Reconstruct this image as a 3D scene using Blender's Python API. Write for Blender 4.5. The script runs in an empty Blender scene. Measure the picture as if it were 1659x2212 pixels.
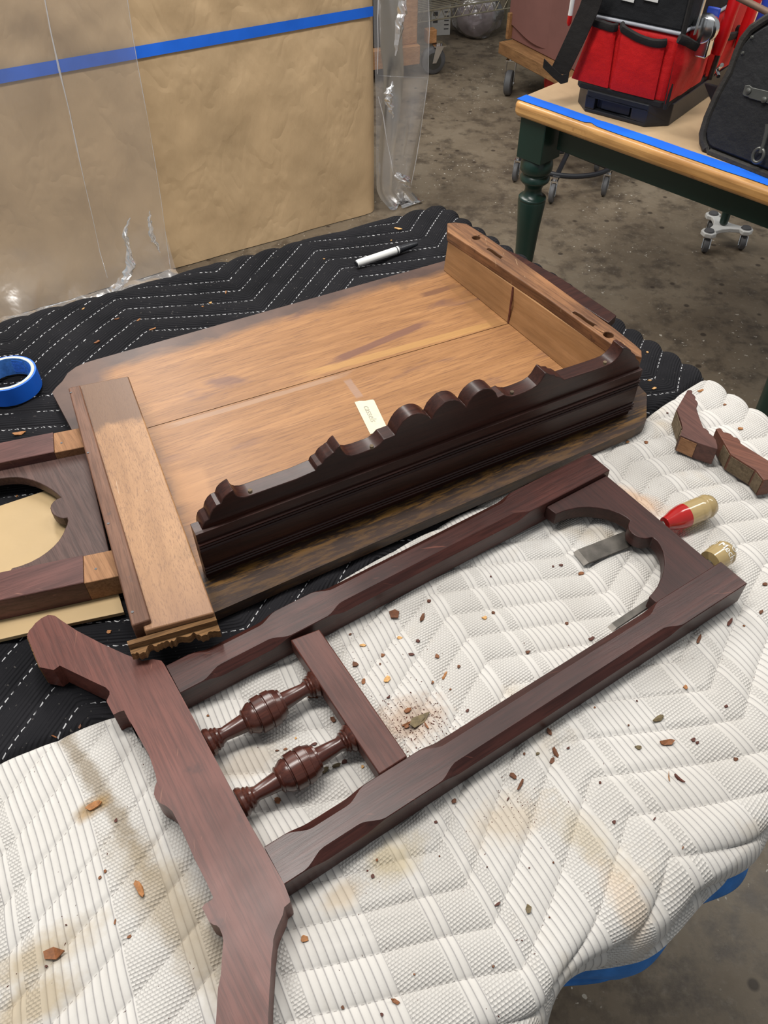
import bpy, bmesh, math, random
import numpy as np
from mathutils import Vector, Matrix, geometry, noise
PI = math.pi
sc = bpy.context.scene
col = sc.collection
# ------------------------------------------------------------------ camera
W, H, FPX = 1659.0, 2212.0, 1700.0
PITCH, ROLL, CAMZ = math.radians(47.23), math.radians(-0.45), 1.45
cF = Vector((0, math.cos(PITCH), -math.sin(PITCH)))
r0 = Vector((1, 0, 0)); u0 = r0.cross(cF)
cR = r0*math.cos(ROLL) + u0*math.sin(ROLL)
cU = u0*math.cos(ROLL) - r0*math.sin(ROLL)
cd = bpy.data.cameras.new('camera'); cam = bpy.data.objects.new('camera', cd); col.objects.link(cam)
cd.sensor_fit = 'VERTICAL'; cd.sensor_height = 24; cd.lens = 24*FPX/H; cd.clip_start = .02
cam.matrix_world = Matrix(((cR.x, cU.x, -cF.x, 0), (cR.y, cU.y, -cF.y, 0), (cR.z, cU.z, -cF.z, CAMZ), (0, 0, 0, 1)))
sc.camera = cam
# ------------------------------------------------------------------ light
wd = bpy.data.worlds.new('world'); sc.world = wd; wd.use_nodes = True
wd.node_tree.nodes['Background'].inputs[0].default_value = (.93, .97, 1, 1)
wd.node_tree.nodes['Background'].inputs[1].default_value = .30
def area(name, loc, sx, sy, power, colr, aim):
    l = bpy.data.lights.new(name, 'AREA'); l.shape = 'RECTANGLE'; l.size = sx; l.size_y = sy; l.energy = power; l.color = colr
    o = bpy.data.objects.new(name, l); col.objects.link(o); o.location = loc
    o.rotation_euler = (Vector(aim)-Vector(loc)).to_track_quat('-Z', 'Y').to_euler()
area('ceiling_tube_light', (-.50, .75, 2.9), .30, 1.5, 50, (1, .97, .92), (-.35, .8, 0))
area('ceiling_tube_light', (-.95, 3.0, 2.9), .35, 2.2, 58, (1, .97, .92), (-.5, 2.3, 0))
area('ceiling_tube_light', (1.75, 1.7, 2.9), .35, 2.2, 38, (1, .97, .92), (1.3, 1.6, 0))
sc.view_settings.view_transform = 'Standard'; sc.view_settings.look = 'None'
sc.view_settings.gamma = 1; sc.view_settings.use_curve_mapping = False; sc.view_settings.exposure = .10

# ------------------------------------------------------------------ helpers
def ray(px, py): return cF + cR*((px-W/2)/FPX) - cU*((py-H/2)/FPX)
def at(px, py, z):
    d = ray(px, py); t = (z-CAMZ)/d.z
    return Vector((d.x*t, d.y*t, z))
def onplane(px, py, o, n):
    d = ray(px, py); c = Vector((0, 0, CAMZ)); t = (o-c).dot(n)/d.dot(n)
    return c + d*t
def azd(a): a = math.radians(a); return Vector((math.sin(a), math.cos(a), 0))
def crop(ox, oy, s, pts): return [(ox+x/s, oy+y/s) for x, y in pts]
rnd = random.Random(7)

class MB:
    def __init__(s): s.v = []; s.f = []; s.uv = None
    def add(s, vs, fs):
        b = len(s.v); s.v += [Vector(v) for v in vs]; s.f += [tuple(i+b for i in f) for f in fs]; return s
    def prism(s, poly, z0, z1, top=None):
        n = len(poly); top = top or poly
        vs = [(p[0], p[1], z0) for p in poly]+[(p[0], p[1], z1) for p in top]
        fs = [tuple(range(n-1, -1, -1)), tuple(range(n, 2*n))]+[(i, (i+1) % n, n+(i+1) % n, n+i) for i in range(n)]
        return s.add(vs, fs)
    def extr(s, poly, vec):
        n = len(poly); vec = Vector(vec)
        vs = [Vector(p) for p in poly]+[Vector(p)+vec for p in poly]
        fs = [tuple(range(n-1, -1, -1)), tuple(range(n, 2*n))]+[(i, (i+1) % n, n+(i+1) % n, n+i) for i in range(n)]
        return s.add(vs, fs)
    def prism_holes(s, poly, holes, z0, z1):
        loops = [[Vector((p[0], p[1], 0)) for p in l] for l in [poly]+holes]
        tri = geometry.tessellate_polygon(loops); flat = [p for l in loops for p in l]; n = len(flat)
        vs = [(p.x, p.y, z0) for p in flat]+[(p.x, p.y, z1) for p in flat]
        fs = [tuple(t) for t in tri]+[tuple(i+n for i in t) for t in tri]
        k = 0
        for l in loops:
            m = len(l); fs += [(k+i, k+(i+1) % m, n+k+(i+1) % m, n+k+i) for i in range(m)]; k += m
        return s.add(vs, fs)
    def obox(s, o, ex, ey, ez):
        o, ex, ey, ez = map(Vector, (o, ex, ey, ez))
        return s.extr([o, o+ex, o+ex+ey, o+ey], ez)
    def cbox(s, c, sx, sy, sz, a=0):
        ex = Vector((math.cos(a), math.sin(a), 0))*sx; ey = Vector((-math.sin(a), math.cos(a), 0))*sy
        return s.obox(Vector(c)-ex/2-ey/2-Vector((0, 0, sz/2)), ex, ey, (0, 0, sz))
    def tube(s, path, r, n=10, closed=False, ry=None, caps=True):
        path = [Vector(p) for p in path]; m = len(path); rs = r if isinstance(r, (list, tuple)) else [r]*m
        vs = []; up = None
        for i, p in enumerate(path):
            a = path[(i-1) % m] if (closed or i) else p; b = path[(i+1) % m] if (closed or i < m-1) else p
            t = (b-a).normalized()
            if up is None: up = Vector((0, 0, 1)) if abs(t.z) < .9 else Vector((1, 0, 0))
            x = t.cross(up).normalized(); y = x.cross(t).normalized(); up = y
            for k in range(n):
                q = 2*PI*k/n; vs.append(p+x*math.cos(q)*rs[i]+y*math.sin(q)*(rs[i] if ry is None else ry))
        fs = []
        for i in range(m if closed else m-1):
            j = (i+1) % m
            fs += [(i*n+k, i*n+(k+1) % n, j*n+(k+1) % n, j*n+k) for k in range(n)]
        if not closed and caps: fs += [tuple(range(n-1, -1, -1)), tuple(range((m-1)*n, m*n))]
        return s.add(vs, fs)
    def lathe(s, p0, p1, prof, n=24):
        p0, p1 = Vector(p0), Vector(p1); t = (p1-p0).normalized(); L = (p1-p0).length
        x = t.orthogonal().normalized(); y = t.cross(x); m = len(prof); vs = []
        for a, r in prof:
            c = p0+t*(a*L)
            vs += [c+(x*math.cos(2*PI*k/n)+y*math.sin(2*PI*k/n))*r for k in range(n)]
        fs = [(i*n+k, i*n+(k+1) % n, (i+1)*n+(k+1) % n, (i+1)*n+k) for i in range(m-1) for k in range(n)]
        fs += [tuple(range(n-1, -1, -1)), tuple(range((m-1)*n, m*n))]
        return s.add(vs, fs)
    def ring(s, c, ro, ri, z0, z1, n=64):
        pr = [(ro, z0), (ro, z1), (ri, z1), (ri, z0)]; vs = []; c = Vector(c)
        for k in range(n):
            q = 2*PI*k/n; vs += [(c.x+r*math.cos(q), c.y+r*math.sin(q), z) for r, z in pr]
        fs = [(k*4+j, ((k+1) % n)*4+j, ((k+1) % n)*4+(j+1) % 4, k*4+(j+1) % 4) for k in range(n) for j in range(4)]
        return s.add(vs, fs)
    def ball(s, c, r, nu=12, nv=8, sc_=(1, 1, 1)):
        c = Vector(c); vs = []; fs = []
        for i in range(nv+1):
            th = PI*i/nv
            vs += [c+Vector((r*sc_[0]*math.sin(th)*math.cos(2*PI*k/nu), r*sc_[1]*math.sin(th)*math.sin(2*PI*k/nu), r*sc_[2]*math.cos(th))) for k in range(nu)]
        fs = [(i*nu+k, (i+1)*nu+k, (i+1)*nu+(k+1) % nu, i*nu+(k+1) % nu) for i in range(nv) for k in range(nu)]
        return s.add(vs, fs)
    def grid(s, X, uv=None):
        r, c = X.shape[:2]; b = len(s.v)
        s.v += [Vector(p) for p in X.reshape(-1, 3).tolist()]
        s.f += [(b+i*c+j, b+i*c+j+1, b+(i+1)*c+j+1, b+(i+1)*c+j) for i in range(r-1) for j in range(c-1)]
        if uv is not None: s.uv = uv.reshape(-1, 2)
        return s
    def base(s):
        xs = [v.x for v in s.v]; ys = [v.y for v in s.v]
        return Vector(((min(xs)+max(xs))/2, (min(ys)+max(ys))/2, min(v.z for v in s.v)))
    def build(s, name, mat, parent=None, bevel=0, seg=2, smooth=True, ang=35, solid=0, recalc=True):
        org = Vector((0, 0, 0))
        if parent is None: org = s.base()
        else:
            q = parent
            while q.parent: q = q.parent
            org = Vector(q.location)
        me = bpy.data.meshes.new(name)
        me.from_pydata([tuple(v-org) for v in s.v], [], s.f); me.update()
        if s.uv is not None:
            l = me.uv_layers.new(name='UVMap'); idx = np.zeros(len(me.loops), dtype=np.int32); me.loops.foreach_get('vertex_index', idx)
            l.data.foreach_set('uv', s.uv[idx].astype(np.float32).ravel())
        if recalc and s.uv is None:
            bm = bmesh.new(); bm.from_mesh(me); bmesh.ops.remove_doubles(bm, verts=bm.verts, dist=1e-6)
            bmesh.ops.recalc_face_normals(bm, faces=bm.faces); bm.to_mesh(me); bm.free()
        if smooth:
            me.polygons.foreach_set('use_smooth', [True]*len(me.polygons))
            me.set_sharp_from_angle(angle=math.radians(ang))
        me.materials.append(mat)
        o = bpy.data.objects.new(name, me); col.objects.link(o)
        if parent is None: o.location = org
        else: o.parent = parent
        if solid:
            m = o.modifiers.new('solid', 'SOLIDIFY'); m.thickness = solid; m.offset = -1
        if bevel:
            m = o.modifiers.new('bevel', 'BEVEL'); m.width = bevel; m.segments = seg; m.limit_method = 'ANGLE'; m.angle_limit = math.radians(40)
            m.harden_normals = False
        return o
def tag(o, label, cat, group=None, kind=None):
    if label: o['label'] = label
    if cat: o['category'] = cat
    if group: o['group'] = group
    if kind: o['kind'] = kind
    return o
def thing(name, label, cat, loc, group=None):
    o = bpy.data.objects.new(name, None); o.empty_display_size = .02; col.objects.link(o); o.location = loc
    return tag(o, label, cat, group)
def copy_tree(o, off, parent=None):
    c = o.copy(); col.objects.link(c)
    if parent is None: c.location = Vector(o.location)+Vector(off)
    else: c.parent = parent
    for ch in list(o.children): copy_tree(ch, off, c)
    return c
def text_mesh(txt, size, shear=0, thick=0):
    cu = bpy.data.curves.new('handwriting', 'FONT'); cu.body = txt; cu.size = size; cu.shear = shear; cu.align_x = 'CENTER'; cu.align_y = 'CENTER'
    cu.offset = thick; cu.resolution_u = 3
    o = bpy.data.objects.new('text_tmp', cu); col.objects.link(o); bpy.context.view_layer.update()
    me = bpy.data.meshes.new_from_object(o.evaluated_get(bpy.context.evaluated_depsgraph_get()))
    vs = [v.co.copy() for v in me.vertices]; fs = [tuple(p.vertices) for p in me.polygons]
    bpy.data.objects.remove(o); bpy.data.curves.remove(cu); bpy.data.meshes.remove(me)
    return vs, fs

# ------------------------------------------------------------------ materials
class NT:
    def __init__(s, name):
        s.m = bpy.data.materials.new(name); s.m.use_nodes = True; s.t = s.m.node_tree; s.n = s.t.nodes
        s.b = s.n['Principled BSDF']; s.out = s.n['Material Output']
    def new(s, t, **k):
        n = s.n.new(t)
        for a, b in k.items(): setattr(n, a, b)
        return n
    def link(s, a, b): s.t.links.new(a, b)
    def put(s, sock, v):
        if isinstance(v, bpy.types.NodeSocket): s.link(v, sock)
        elif isinstance(v, tuple) and len(v) == 3 and sock.type == 'RGBA': sock.default_value = (*v, 1)
        else: sock.default_value = v
    def coord(s, kind='Object', scale=(1, 1, 1), rot=0, loc=(0, 0, 0)):
        c = s.new('ShaderNodeTexCoord').outputs[kind]
        r = s.new('ShaderNodeVectorRotate', rotation_type='Z_AXIS'); s.link(c, r.inputs['Vector']); r.inputs['Angle'].default_value = rot
        m = s.new('ShaderNodeMapping'); m.inputs['Scale'].default_value = scale; m.inputs['Location'].default_value = loc
        s.link(r.outputs[0], m.inputs[0]); return m.outputs[0]
    def noise(s, vec, scale, detail=4, rough=.55, dist=0, col_=False):
        n = s.new('ShaderNodeTexNoise'); s.link(vec, n.inputs['Vector']); n.inputs['Scale'].default_value = scale
        n.inputs['Detail'].default_value = detail; n.inputs['Roughness'].default_value = rough; n.inputs['Distortion'].default_value = dist
        return n.outputs['Color' if col_ else 'Fac']
    def vor(s, vec, scale, feature='F1', out='Distance'):
        n = s.new('ShaderNodeTexVoronoi', feature=feature); s.link(vec, n.inputs['Vector']); n.inputs['Scale'].default_value = scale; return n.outputs[out]
    def ramp(s, fac, *stops):
        n = s.new('ShaderNodeValToRGB'); s.link(fac, n.inputs[0]); e = n.color_ramp.elements
        while len(e) < len(stops): e.new(.5)
        for i, (p, c) in enumerate(stops):
            e[i].position = p; e[i].color = (*c, 1) if isinstance(c, tuple) else (c, c, c, 1)
        return n.outputs[0]
    def mix(s, f, a, b, mode='MIX'):
        n = s.new('ShaderNodeMix', data_type='RGBA', blend_type=mode)
        s.put(n.inputs[0], f); s.put(n.inputs[6], a); s.put(n.inputs[7], b); return n.outputs[2]
    def math(s, op, a, b=0., c=0., clamp=False):
        n = s.new('ShaderNodeMath', operation=op, use_clamp=clamp)
        s.put(n.inputs[0], a); s.put(n.inputs[1], b); s.put(n.inputs[2], c); return n.outputs[0]
    def sep(s, vec):
        n = s.new('ShaderNodeSeparateXYZ'); s.link(vec, n.inputs[0]); return n.outputs
    def bump(s, h, strength=.3, dist=.002, prev=None):
        n = s.new('ShaderNodeBump'); s.link(h, n.inputs['Height']); n.inputs['Strength'].default_value = strength; n.inputs['Distance'].default_value = dist
        if prev is not None: s.link(prev, n.inputs['Normal'])
        return n.outputs[0]
    def fin(s, color=None, rough=.5, metal=0, spec=.5, normal=None, coat=0, trans=0, coatr=.2, sheen=0):
        b = s.b
        if color is not None: s.put(b.inputs['Base Color'], color)
        s.put(b.inputs['Roughness'], rough); b.inputs['Metallic'].default_value = metal; b.inputs['Specular IOR Level'].default_value = spec
        b.inputs['Coat Weight'].default_value = coat; b.inputs['Coat Roughness'].default_value = coatr; b.inputs['Transmission Weight'].default_value = trans
        b.inputs['Sheen Weight'].default_value = sheen
        if normal is not None: s.link(normal, b.inputs['Normal'])
        return s.m
def plain(name, c, rough=.5, metal=0, spec=.5, var=.12, scale=40, bumpd=.0006, coat=0, trans=0):
    t = NT(name); v = t.coord(); n = t.noise(v, scale, 4)
    k = t.ramp(n, (.3, tuple(x*(1-var) for x in c)), (.7, tuple(min(1, x*(1+var)) for x in c)))
    return t.fin(k, rough, metal, spec, t.bump(n, .3, bumpd), coat, trans)
def hex3(r, g, b): return tuple(((x/255+.055)/1.055)**2.4 if x > 10 else x/255/12.92 for x in (r, g, b))
def wood(name, c1, c2, az, rough=.4, coat=.15, stretch=14, fine=220, scratch=None, worn=None, spec=.28, pores=.5):
    """grain runs along compass azimuth az"""
    t = NT(name); a = math.radians(az-90)
    v = t.coord(scale=(1, stretch, stretch), rot=a); v0 = t.coord(rot=a)
    big = t.noise(v, 4, 5, .6, .6); fn = t.noise(t.coord(scale=(1, 18, 18), rot=a), fine/12, 3, .7)
    c = t.ramp(big, (.3, c1), (.7, c2))
    c = t.mix(t.ramp(fn, (.38, pores), (.55, 0.)), c, tuple(x*.45 for x in c1))
    blot = t.noise(v0, 9, 4, .6)
    c = t.mix(t.ramp(blot, (.4, 0.), (.75, .5)), c, tuple(x*.62 for x in c1))
    if scratch:
        w = t.noise(t.coord(scale=(30, 260, 60), rot=a+.5), 1, 2, .5, .4)
        c = t.mix(t.ramp(w, (.70, 0.), (.78, .5)), c, scratch)
    if worn:
        wn = t.noise(v0, 22, 5, .65); c = t.mix(t.ramp(wn, (.62, 0.), (.70, .8)), c, worn)
    rr = t.ramp(blot, (.3, rough*.85), (.7, min(1, rough*1.2)))
    return t.fin(c, rr, 0, spec, t.bump(fn, .25, .0006), coat, coatr=.25)
MAHO1, MAHO2 = (.050, .020, .0165), (.095, .038, .031)
FA = 57.4; FB = FA+90
m_rail = wood('rail_mahogany', (.085, .025, .018), (.160, .052, .038), FB, .42, .08, scratch=(.26, .11, .07), pores=.45, worn=(.060, .020, .016))
m_post = wood('post_mahogany', (.028, .0085, .0068), (.076, .0230, .0172), FA, .36, .10, scratch=(.18, .06, .04))
m_cross = wood('crossbar_mahogany', (.062, .019, .014), (.108, .036, .026), FB, .45, .06)
m_dark = wood('box_mahogany', (.024, .0080, .0060), (.060, .0185, .0115), 62, .36, .15, worn=None)
m_arch = wood('arch_mahogany', (.027, .0080, .0062), (.055, .0165, .0125), FB, .42, .08)
m_spin = wood('spindle_mahogany', (.045, .0125, .009), (.105, .032, .020), FA, .25, .4)
m_lpost = wood('left_post_mahogany', (.085, .036, .032), (.15, .062, .053), 64, .42, .12, scratch=(.3, .14, .1))
m_larch = wood('left_arch_mahogany', (.062, .036, .031), (.12, .067, .056), FB, .45, .1)
m_rawlap = wood('raw_lap_wood', (.27, .13, .06), (.40, .21, .105), FB, .65, 0, worn=(.12, .06, .03))
m_cap = wood('worn_cap_wood', (.085, .038, .022), (.46, .22, .095), 148, .5, .05, worn=(.040, .022, .018), fine=160, stretch=5, scratch=(.55, .38, .22))
m_inner = wood('end_board_wood', (.33, .17, .07), (.46, .25, .115), 148, .5, .05, fine=120, pores=.25)
m_loose = None
m_endgrain = wood('broken_end_wood', (.11, .055, .022), (.30, .16, .065), 62, .85, 0, stretch=24, worn=(.05, .028, .014))
m_bracket = wood('bracket_wood', (.085, .036, .030), (.13, .056, .042), 150, .45, .08)
m_bracket2 = wood('reddish_bracket_wood', (.115, .040, .024), (.175, .066, .040), 120, .42, .08)
m_cut = wood('cut_face_wood', (.10, .07, .04), (.22, .16, .10), 90, .7, 0, worn=(.06, .04, .025))
# base planks : raw inside, dark old finish outside the box walls
def plank_mat():
    t = NT('plank_wood'); a = math.radians(62-90)
    v = t.coord('Object', (1, 9, 9), a); v0 = t.coord('Object', (1, 1, 1), a)
    big = t.noise(v, 5, 6, .6, 1.2)
    fig = t.new('ShaderNodeTexWave', wave_type='BANDS', bands_direction='Y'); t.link(t.coord('Object', (1.6, 5, 5), a), fig.inputs[0])
    fig.inputs['Scale'].default_value = 5; fig.inputs['Distortion'].default_value = 9; fig.inputs['Detail'].default_value = 3; fig.inputs['Detail Scale'].default_value = .7
    c = t.ramp(big, (.3, (.235, .106, .037)), (.7, (.37, .184, .073)))
    c = t.mix(t.ramp(fig.outputs[1], (.35, .35), (.65, 0.)), c, (.27, .125, .05))
    fn = t.noise(t.coord('Object', (1, 22, 22), a), 26, 3, .7); c = t.mix(t.ramp(fn, (.36, .6), (.5, 0.)), c, (.14, .06, .027))
    stain = t.noise(t.coord('Object', (2.2, 9, 9), a), 2.2, 4, .6, .6); c = t.mix(t.ramp(stain, (.60, 0.), (.70, .7)), c, (.13, .062, .05))
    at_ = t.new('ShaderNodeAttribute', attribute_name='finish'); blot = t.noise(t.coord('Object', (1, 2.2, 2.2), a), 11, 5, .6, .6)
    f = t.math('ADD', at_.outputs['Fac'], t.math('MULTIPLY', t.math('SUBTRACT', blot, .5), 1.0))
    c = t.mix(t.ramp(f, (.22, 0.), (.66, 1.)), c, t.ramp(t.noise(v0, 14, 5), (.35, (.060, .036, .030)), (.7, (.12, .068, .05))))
    P = t.new('ShaderNodeNewGeometry').outputs['Position']
    def band(px0, px1, wid, colr, amt, soft=.5, side=0):
        nonlocal c
        p, q = at(*px0, .786), at(*px1, .786); d = q-p; L = d.length; an = math.atan2(d.y, d.x)
        m = t.new('ShaderNodeVectorMath', operation='SUBTRACT'); t.link(P, m.inputs[0]); m.inputs[1].default_value = (p+q)/2
        r = t.new('ShaderNodeVectorRotate', rotation_type='Z_AXIS'); t.link(m.outputs[0], r.inputs['Vector']); r.inputs['Angle'].default_value = -an
        X = t.sep(r.outputs[0]); n_ = t.math('MULTIPLY', t.math('SUBTRACT', t.noise(t.coord('Object', (1, 3, 3), a), 22, 4, .6), .5), soft)
        e = t.math('MAXIMUM', t.math('ABSOLUTE', t.math('DIVIDE', X[0], L/2)), t.math('ABSOLUTE', t.math('DIVIDE', X[1], wid/2)))
        c = t.mix(t.ramp(t.math('ADD', e, n_), (.72, amt), (1.02, 0.)), c, colr)
    band((640, 815), (1098, 690), .016, (.44, .245, .080), .55, .4); band((335, 930), (760, 805), .010, (.33, .21, .14), .6, .8)
    band((715, 783), (930, 693), .016, (.15, .066, .045), .85, .7); band((905, 640), (1000, 612), .014, (.13, .055, .03), .75, .9); band((748, 818), (780, 862), .012, (.30, .19, .14), .7, .5)
    band((960, 600), (1090, 715), .022, (.20, .095, .032), .5, .7); band((400, 1010), (420, 1090), .05, (.40, .20, .08), .5, .9)
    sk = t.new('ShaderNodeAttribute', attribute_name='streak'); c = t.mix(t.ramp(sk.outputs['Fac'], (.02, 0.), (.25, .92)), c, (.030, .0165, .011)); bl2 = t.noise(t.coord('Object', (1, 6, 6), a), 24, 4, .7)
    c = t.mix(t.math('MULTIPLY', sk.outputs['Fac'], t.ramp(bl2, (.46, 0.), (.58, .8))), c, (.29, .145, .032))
    return t.fin(c, .48, 0, .35, t.bump(fn, .2, .0006), .05)
m_plank = plank_mat()
def loose_mat():
    t = NT('loose_board_wood'); a = math.radians(157-90)
    v0 = t.coord('Object', (1, 1, 1), a); X = t.sep(v0)
    big = t.noise(t.coord('Object', (1, 8, 8), a), 6, 5, .6, .5); c = t.ramp(big, (.3, (.255, .125, .050)), (.7, (.375, .200, .090)))
    fl = t.noise(t.coord('Object', (1, 6, 6), a), 150, 3, .7); c = t.mix(t.ramp(fl, (.36, .65), (.50, 0.)), c, (.15, .068, .028))
    gl = t.noise(t.coord('Object', (3, 14, 14), a), 5, 5, .7, 1); c = t.mix(t.ramp(gl, (.66, 0.), (.76, .55)), c, (.72, .58, .44))
    jag = t.math('ADD', X[0], t.math('MULTIPLY', t.math('SUBTRACT', t.noise(v0, 26, 4, .6), .5), .07))
    c = t.mix(t.ramp(t.math('ADD', jag, .5), (.385, .85), (.40, 0.)), c, (.10, .046, .022))
    c = t.mix(t.ramp(t.math('ADD', jag, .5), (.62, 0.), (.72, .6)), c, (.17, .08, .045))
    return t.fin(c, .5, 0, .5, t.bump(fl, .2, .0005), .05)
m_loose = loose_mat()
m_strip = wood('loose_strip_wood', (.115, .052, .031), (.20, .098, .060), 157, .5, .05, worn=(.07, .05, .042))
def kraft(name, c=(.60, .425, .245), wr=.32):
    t = NT(name); v = t.coord(); n = t.noise(t.coord('Object', (1, 1, .5)), 7, 5, .55, .1); f = t.noise(t.coord('Object', (1, 1, .15)), 90, 2)
    k = t.ramp(n, (.3, tuple(x*.9 for x in c)), (.7, tuple(x*1.08 for x in c)))
    h = t.bump(t.noise(t.coord('Object', (1, 1, .45)), 9, 5, .5, .15), wr, .03, t.bump(f, .12, .001))
    cn = t.math('ABSOLUTE', t.math('SUBTRACT', t.noise(t.coord('Object', (1, 1, .6)), 5.5, 3, .6, .3), .5)); h = t.bump(t.ramp(cn, (0., 0.), (.07, 1.)), wr*.45, .012, h)
    return t.fin(k, .55, 0, .45, h)
m_kraft = kraft('kraft_paper'); m_kraft_t = kraft('kraft_paper_cover', (.45, .32, .19), .1)
m_card = kraft('corrugated_cardboard', (.42, .295, .150), .08)
m_mauve = plain('mauve_paper', (.225, .10, .085), .7, var=.1, scale=6)
m_blue = plain('blue_tape', (.012, .15, .78), .45, var=.1, scale=12)
m_blue_l = plain('blue_tape_inner', (.10, .30, .72), .5, var=.25, scale=160)
m_blueback = plain('blue_fabric', (.035, .17, .48), .9, var=.2, scale=60, bumpd=.002)
m_cream = plain('paper_core', (.72, .62, .45), .7)
m_tape = plain('masking_tape', (.60, .56, .41), .6, var=.06, scale=120)
m_pencil = plain('pencil_line', (.32, .30, .24), .7)
m_black = plain('black_plastic', (.012, .013, .017), .42); m_rubber = plain('grey_rubber', (.10, .10, .105), .6)
m_white = plain('white_plastic', (.72, .72, .70), .35, var=.03); m_chrome = plain('chrome', (.75, .75, .76), .16, 1, var=.05)
m_steel = plain('dull_steel', (.085, .076, .066), .45, .6, var=.45, scale=50); m_rust = plain('rusty_steel', (.16, .10, .07), .6, .3)
m_bright = plain('bright_steel', (.7, .7, .7), .2, 1)
m_green = plain('green_paint', (.010, .034, .026), .33, var=.15, scale=8, coat=.1)
m_red = None
def fabric(name, c, rough=.8, sc_=700):
    t = NT(name); v = t.coord(); w = t.noise(v, sc_, 2); b = t.noise(v, 9, 4)
    k = t.ramp(b, (.3, tuple(x*.82 for x in c)), (.7, c)); k = t.mix(t.ramp(w, (.4, .35), (.6, 0.)), k, tuple(x*.5 for x in c))
    return t.fin(k, rough, 0, .3, t.bump(b, .5, .02, t.bump(w, .5, .001)))
m_red = fabric('red_nylon', (.70, .012, .014), .6); m_redd = plain('red_plastic', (.55, .008, .010), .3, var=.1)
m_mesh = fabric('black_nylon', (.016, .017, .020), .75); m_bind = fabric('black_binding', (.02, .018, .018), .8)
m_leather = fabric('black_leather', (.017, .017, .019), .6, 300); m_piping = fabric('worn_leather_piping', (.038, .034, .030), .6, 300)
m_grey = plain('reflective_strip', (.34, .35, .39), .5); m_gun = plain('gunmetal_latch', (.10, .10, .092), .4, .6)
m_bluep = plain('blue_plastic', (.02, .06, .42), .4)
m_orange = wood('orange_plywood', (.40, .19, .075), (.55, .29, .13), 60, .5, .1); m_deck = wood('dolly_wood', (.26, .13, .055), (.42, .23, .10), 150, .55, .05, worn=(.22, .13, .09))
m_edge = wood('table_edge_wood', (.50, .24, .075), (.70, .40, .15), 136, .3, .3, worn=(.30, .13, .05), fine=60)
def floor_mat():
    t = NT('concrete'); v = t.coord(); a = t.noise(v, 2.2, 8, .62, .3); b = t.noise(v, 14, 6, .65); c = t.noise(v, 60, 4, .6)
    k = t.ramp(a, (.32, (.125, .095, .064)), (.52, (.215, .170, .118)), (.7, (.280, .230, .166)))
    k = t.mix(t.ramp(b, (.36, .75), (.52, 0.)), k, (.075, .058, .043)); k = t.mix(t.ramp(c, (.56, 0.), (.72, .4)), k, (.30, .265, .215))
    sp = t.noise(v, 75, 2, .5); sg = t.noise(v, 5, 3); k = t.mix(t.math('MULTIPLY', t.ramp(sp, (.69, 0.), (.72, 1.)), t.ramp(sg, (.48, 0.), (.6, 1.))), k, (.62, .58, .50))
    dk = t.vor(v, 13); k = t.mix(t.ramp(dk, (.09, .8), (.15, 0.)), k, (.04, .028, .02))
    return t.fin(k, t.ramp(b, (.3, .42), (.7, .62)), 0, .5, t.bump(b, .25, .004, t.bump(c, .2, .001)))
m_floor = floor_mat()
m_wall = plain('dark_wall', (.05, .045, .04), .8)
def plastic_film(name, haze, gloss=.16, bs=1.):
    t = NT(name); t.n.remove(t.b)
    tr = t.new('ShaderNodeBsdfTransparent'); tr.inputs[0].default_value = (.97, .97, .97, 1)
    gl = t.new('ShaderNodeBsdfGlossy'); gl.inputs['Roughness'].default_value = .22; gl.inputs[0].default_value = (1, 1, 1, 1)
    df = t.new('ShaderNodeBsdfDiffuse'); df.inputs[0].default_value = (.75, .75, .78, 1)
    tl = t.new('ShaderNodeBsdfTranslucent'); tl.inputs[0].default_value = (.75, .75, .78, 1)
    v = t.coord(); bp = t.bump(t.noise(v, 9, 3, .5, .8), (.35*bs), .03); t.link(bp, gl.inputs['Normal'])
    a1 = t.new('ShaderNodeAddShader'); t.link(df.outputs[0], a1.inputs[0]); t.link(tl.outputs[0], a1.inputs[1])
    m1 = t.new('ShaderNodeMixShader'); m1.inputs[0].default_value = haze; t.link(tr.outputs[0], m1.inputs[1]); t.link(df.outputs[0], m1.inputs[2])
    fr = t.new('ShaderNodeFresnel'); fr.inputs[0].default_value = 1.45; t.link(bp, fr.inputs['Normal'])
    f = t.math('ADD', t.math('MULTIPLY', fr.outputs[0], 1.3), gloss*.25, clamp=True)
    m2 = t.new('ShaderNodeMixShader'); t.link(f, m2.inputs[0]); t.link(m1.outputs[0], m2.inputs[1]); t.link(gl.outputs[0], m2.inputs[2])
    t.link(m2.outputs[0], t.out.inputs[0]); return t.m
m_film = plastic_film('clear_plastic_film', .11, .16, .4); m_film2 = plastic_film('hazy_plastic_film', .17, .25, .12); m_filmedge = plastic_film('folded_plastic_film', .72, .5)
m_bag = plastic_film('crinkled_plastic_bag', .42, .5); m_bag2 = plastic_film('clear_crinkled_bag', .10, .4)
def acetate(name, c):
    t = NT(name); return t.fin(c, .12, 0, .5, None, .3, .45)
m_amber = acetate('amber_acetate', (.56, .42, .20)); m_redac = acetate('red_acetate', (.55, .02, .018))
CHIPC = [hex3(92, 52, 26), hex3(120, 72, 36), hex3(80, 38, 26), hex3(150, 100, 55), hex3(196, 150, 92), hex3(98, 84, 56)]
m_chip = [plain('wood_chip_%s' % n, c, .7, var=.35, scale=300) for n, c in zip(('brown', 'tan', 'red', 'honey', 'pale', 'grey'), CHIPC)]

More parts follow.
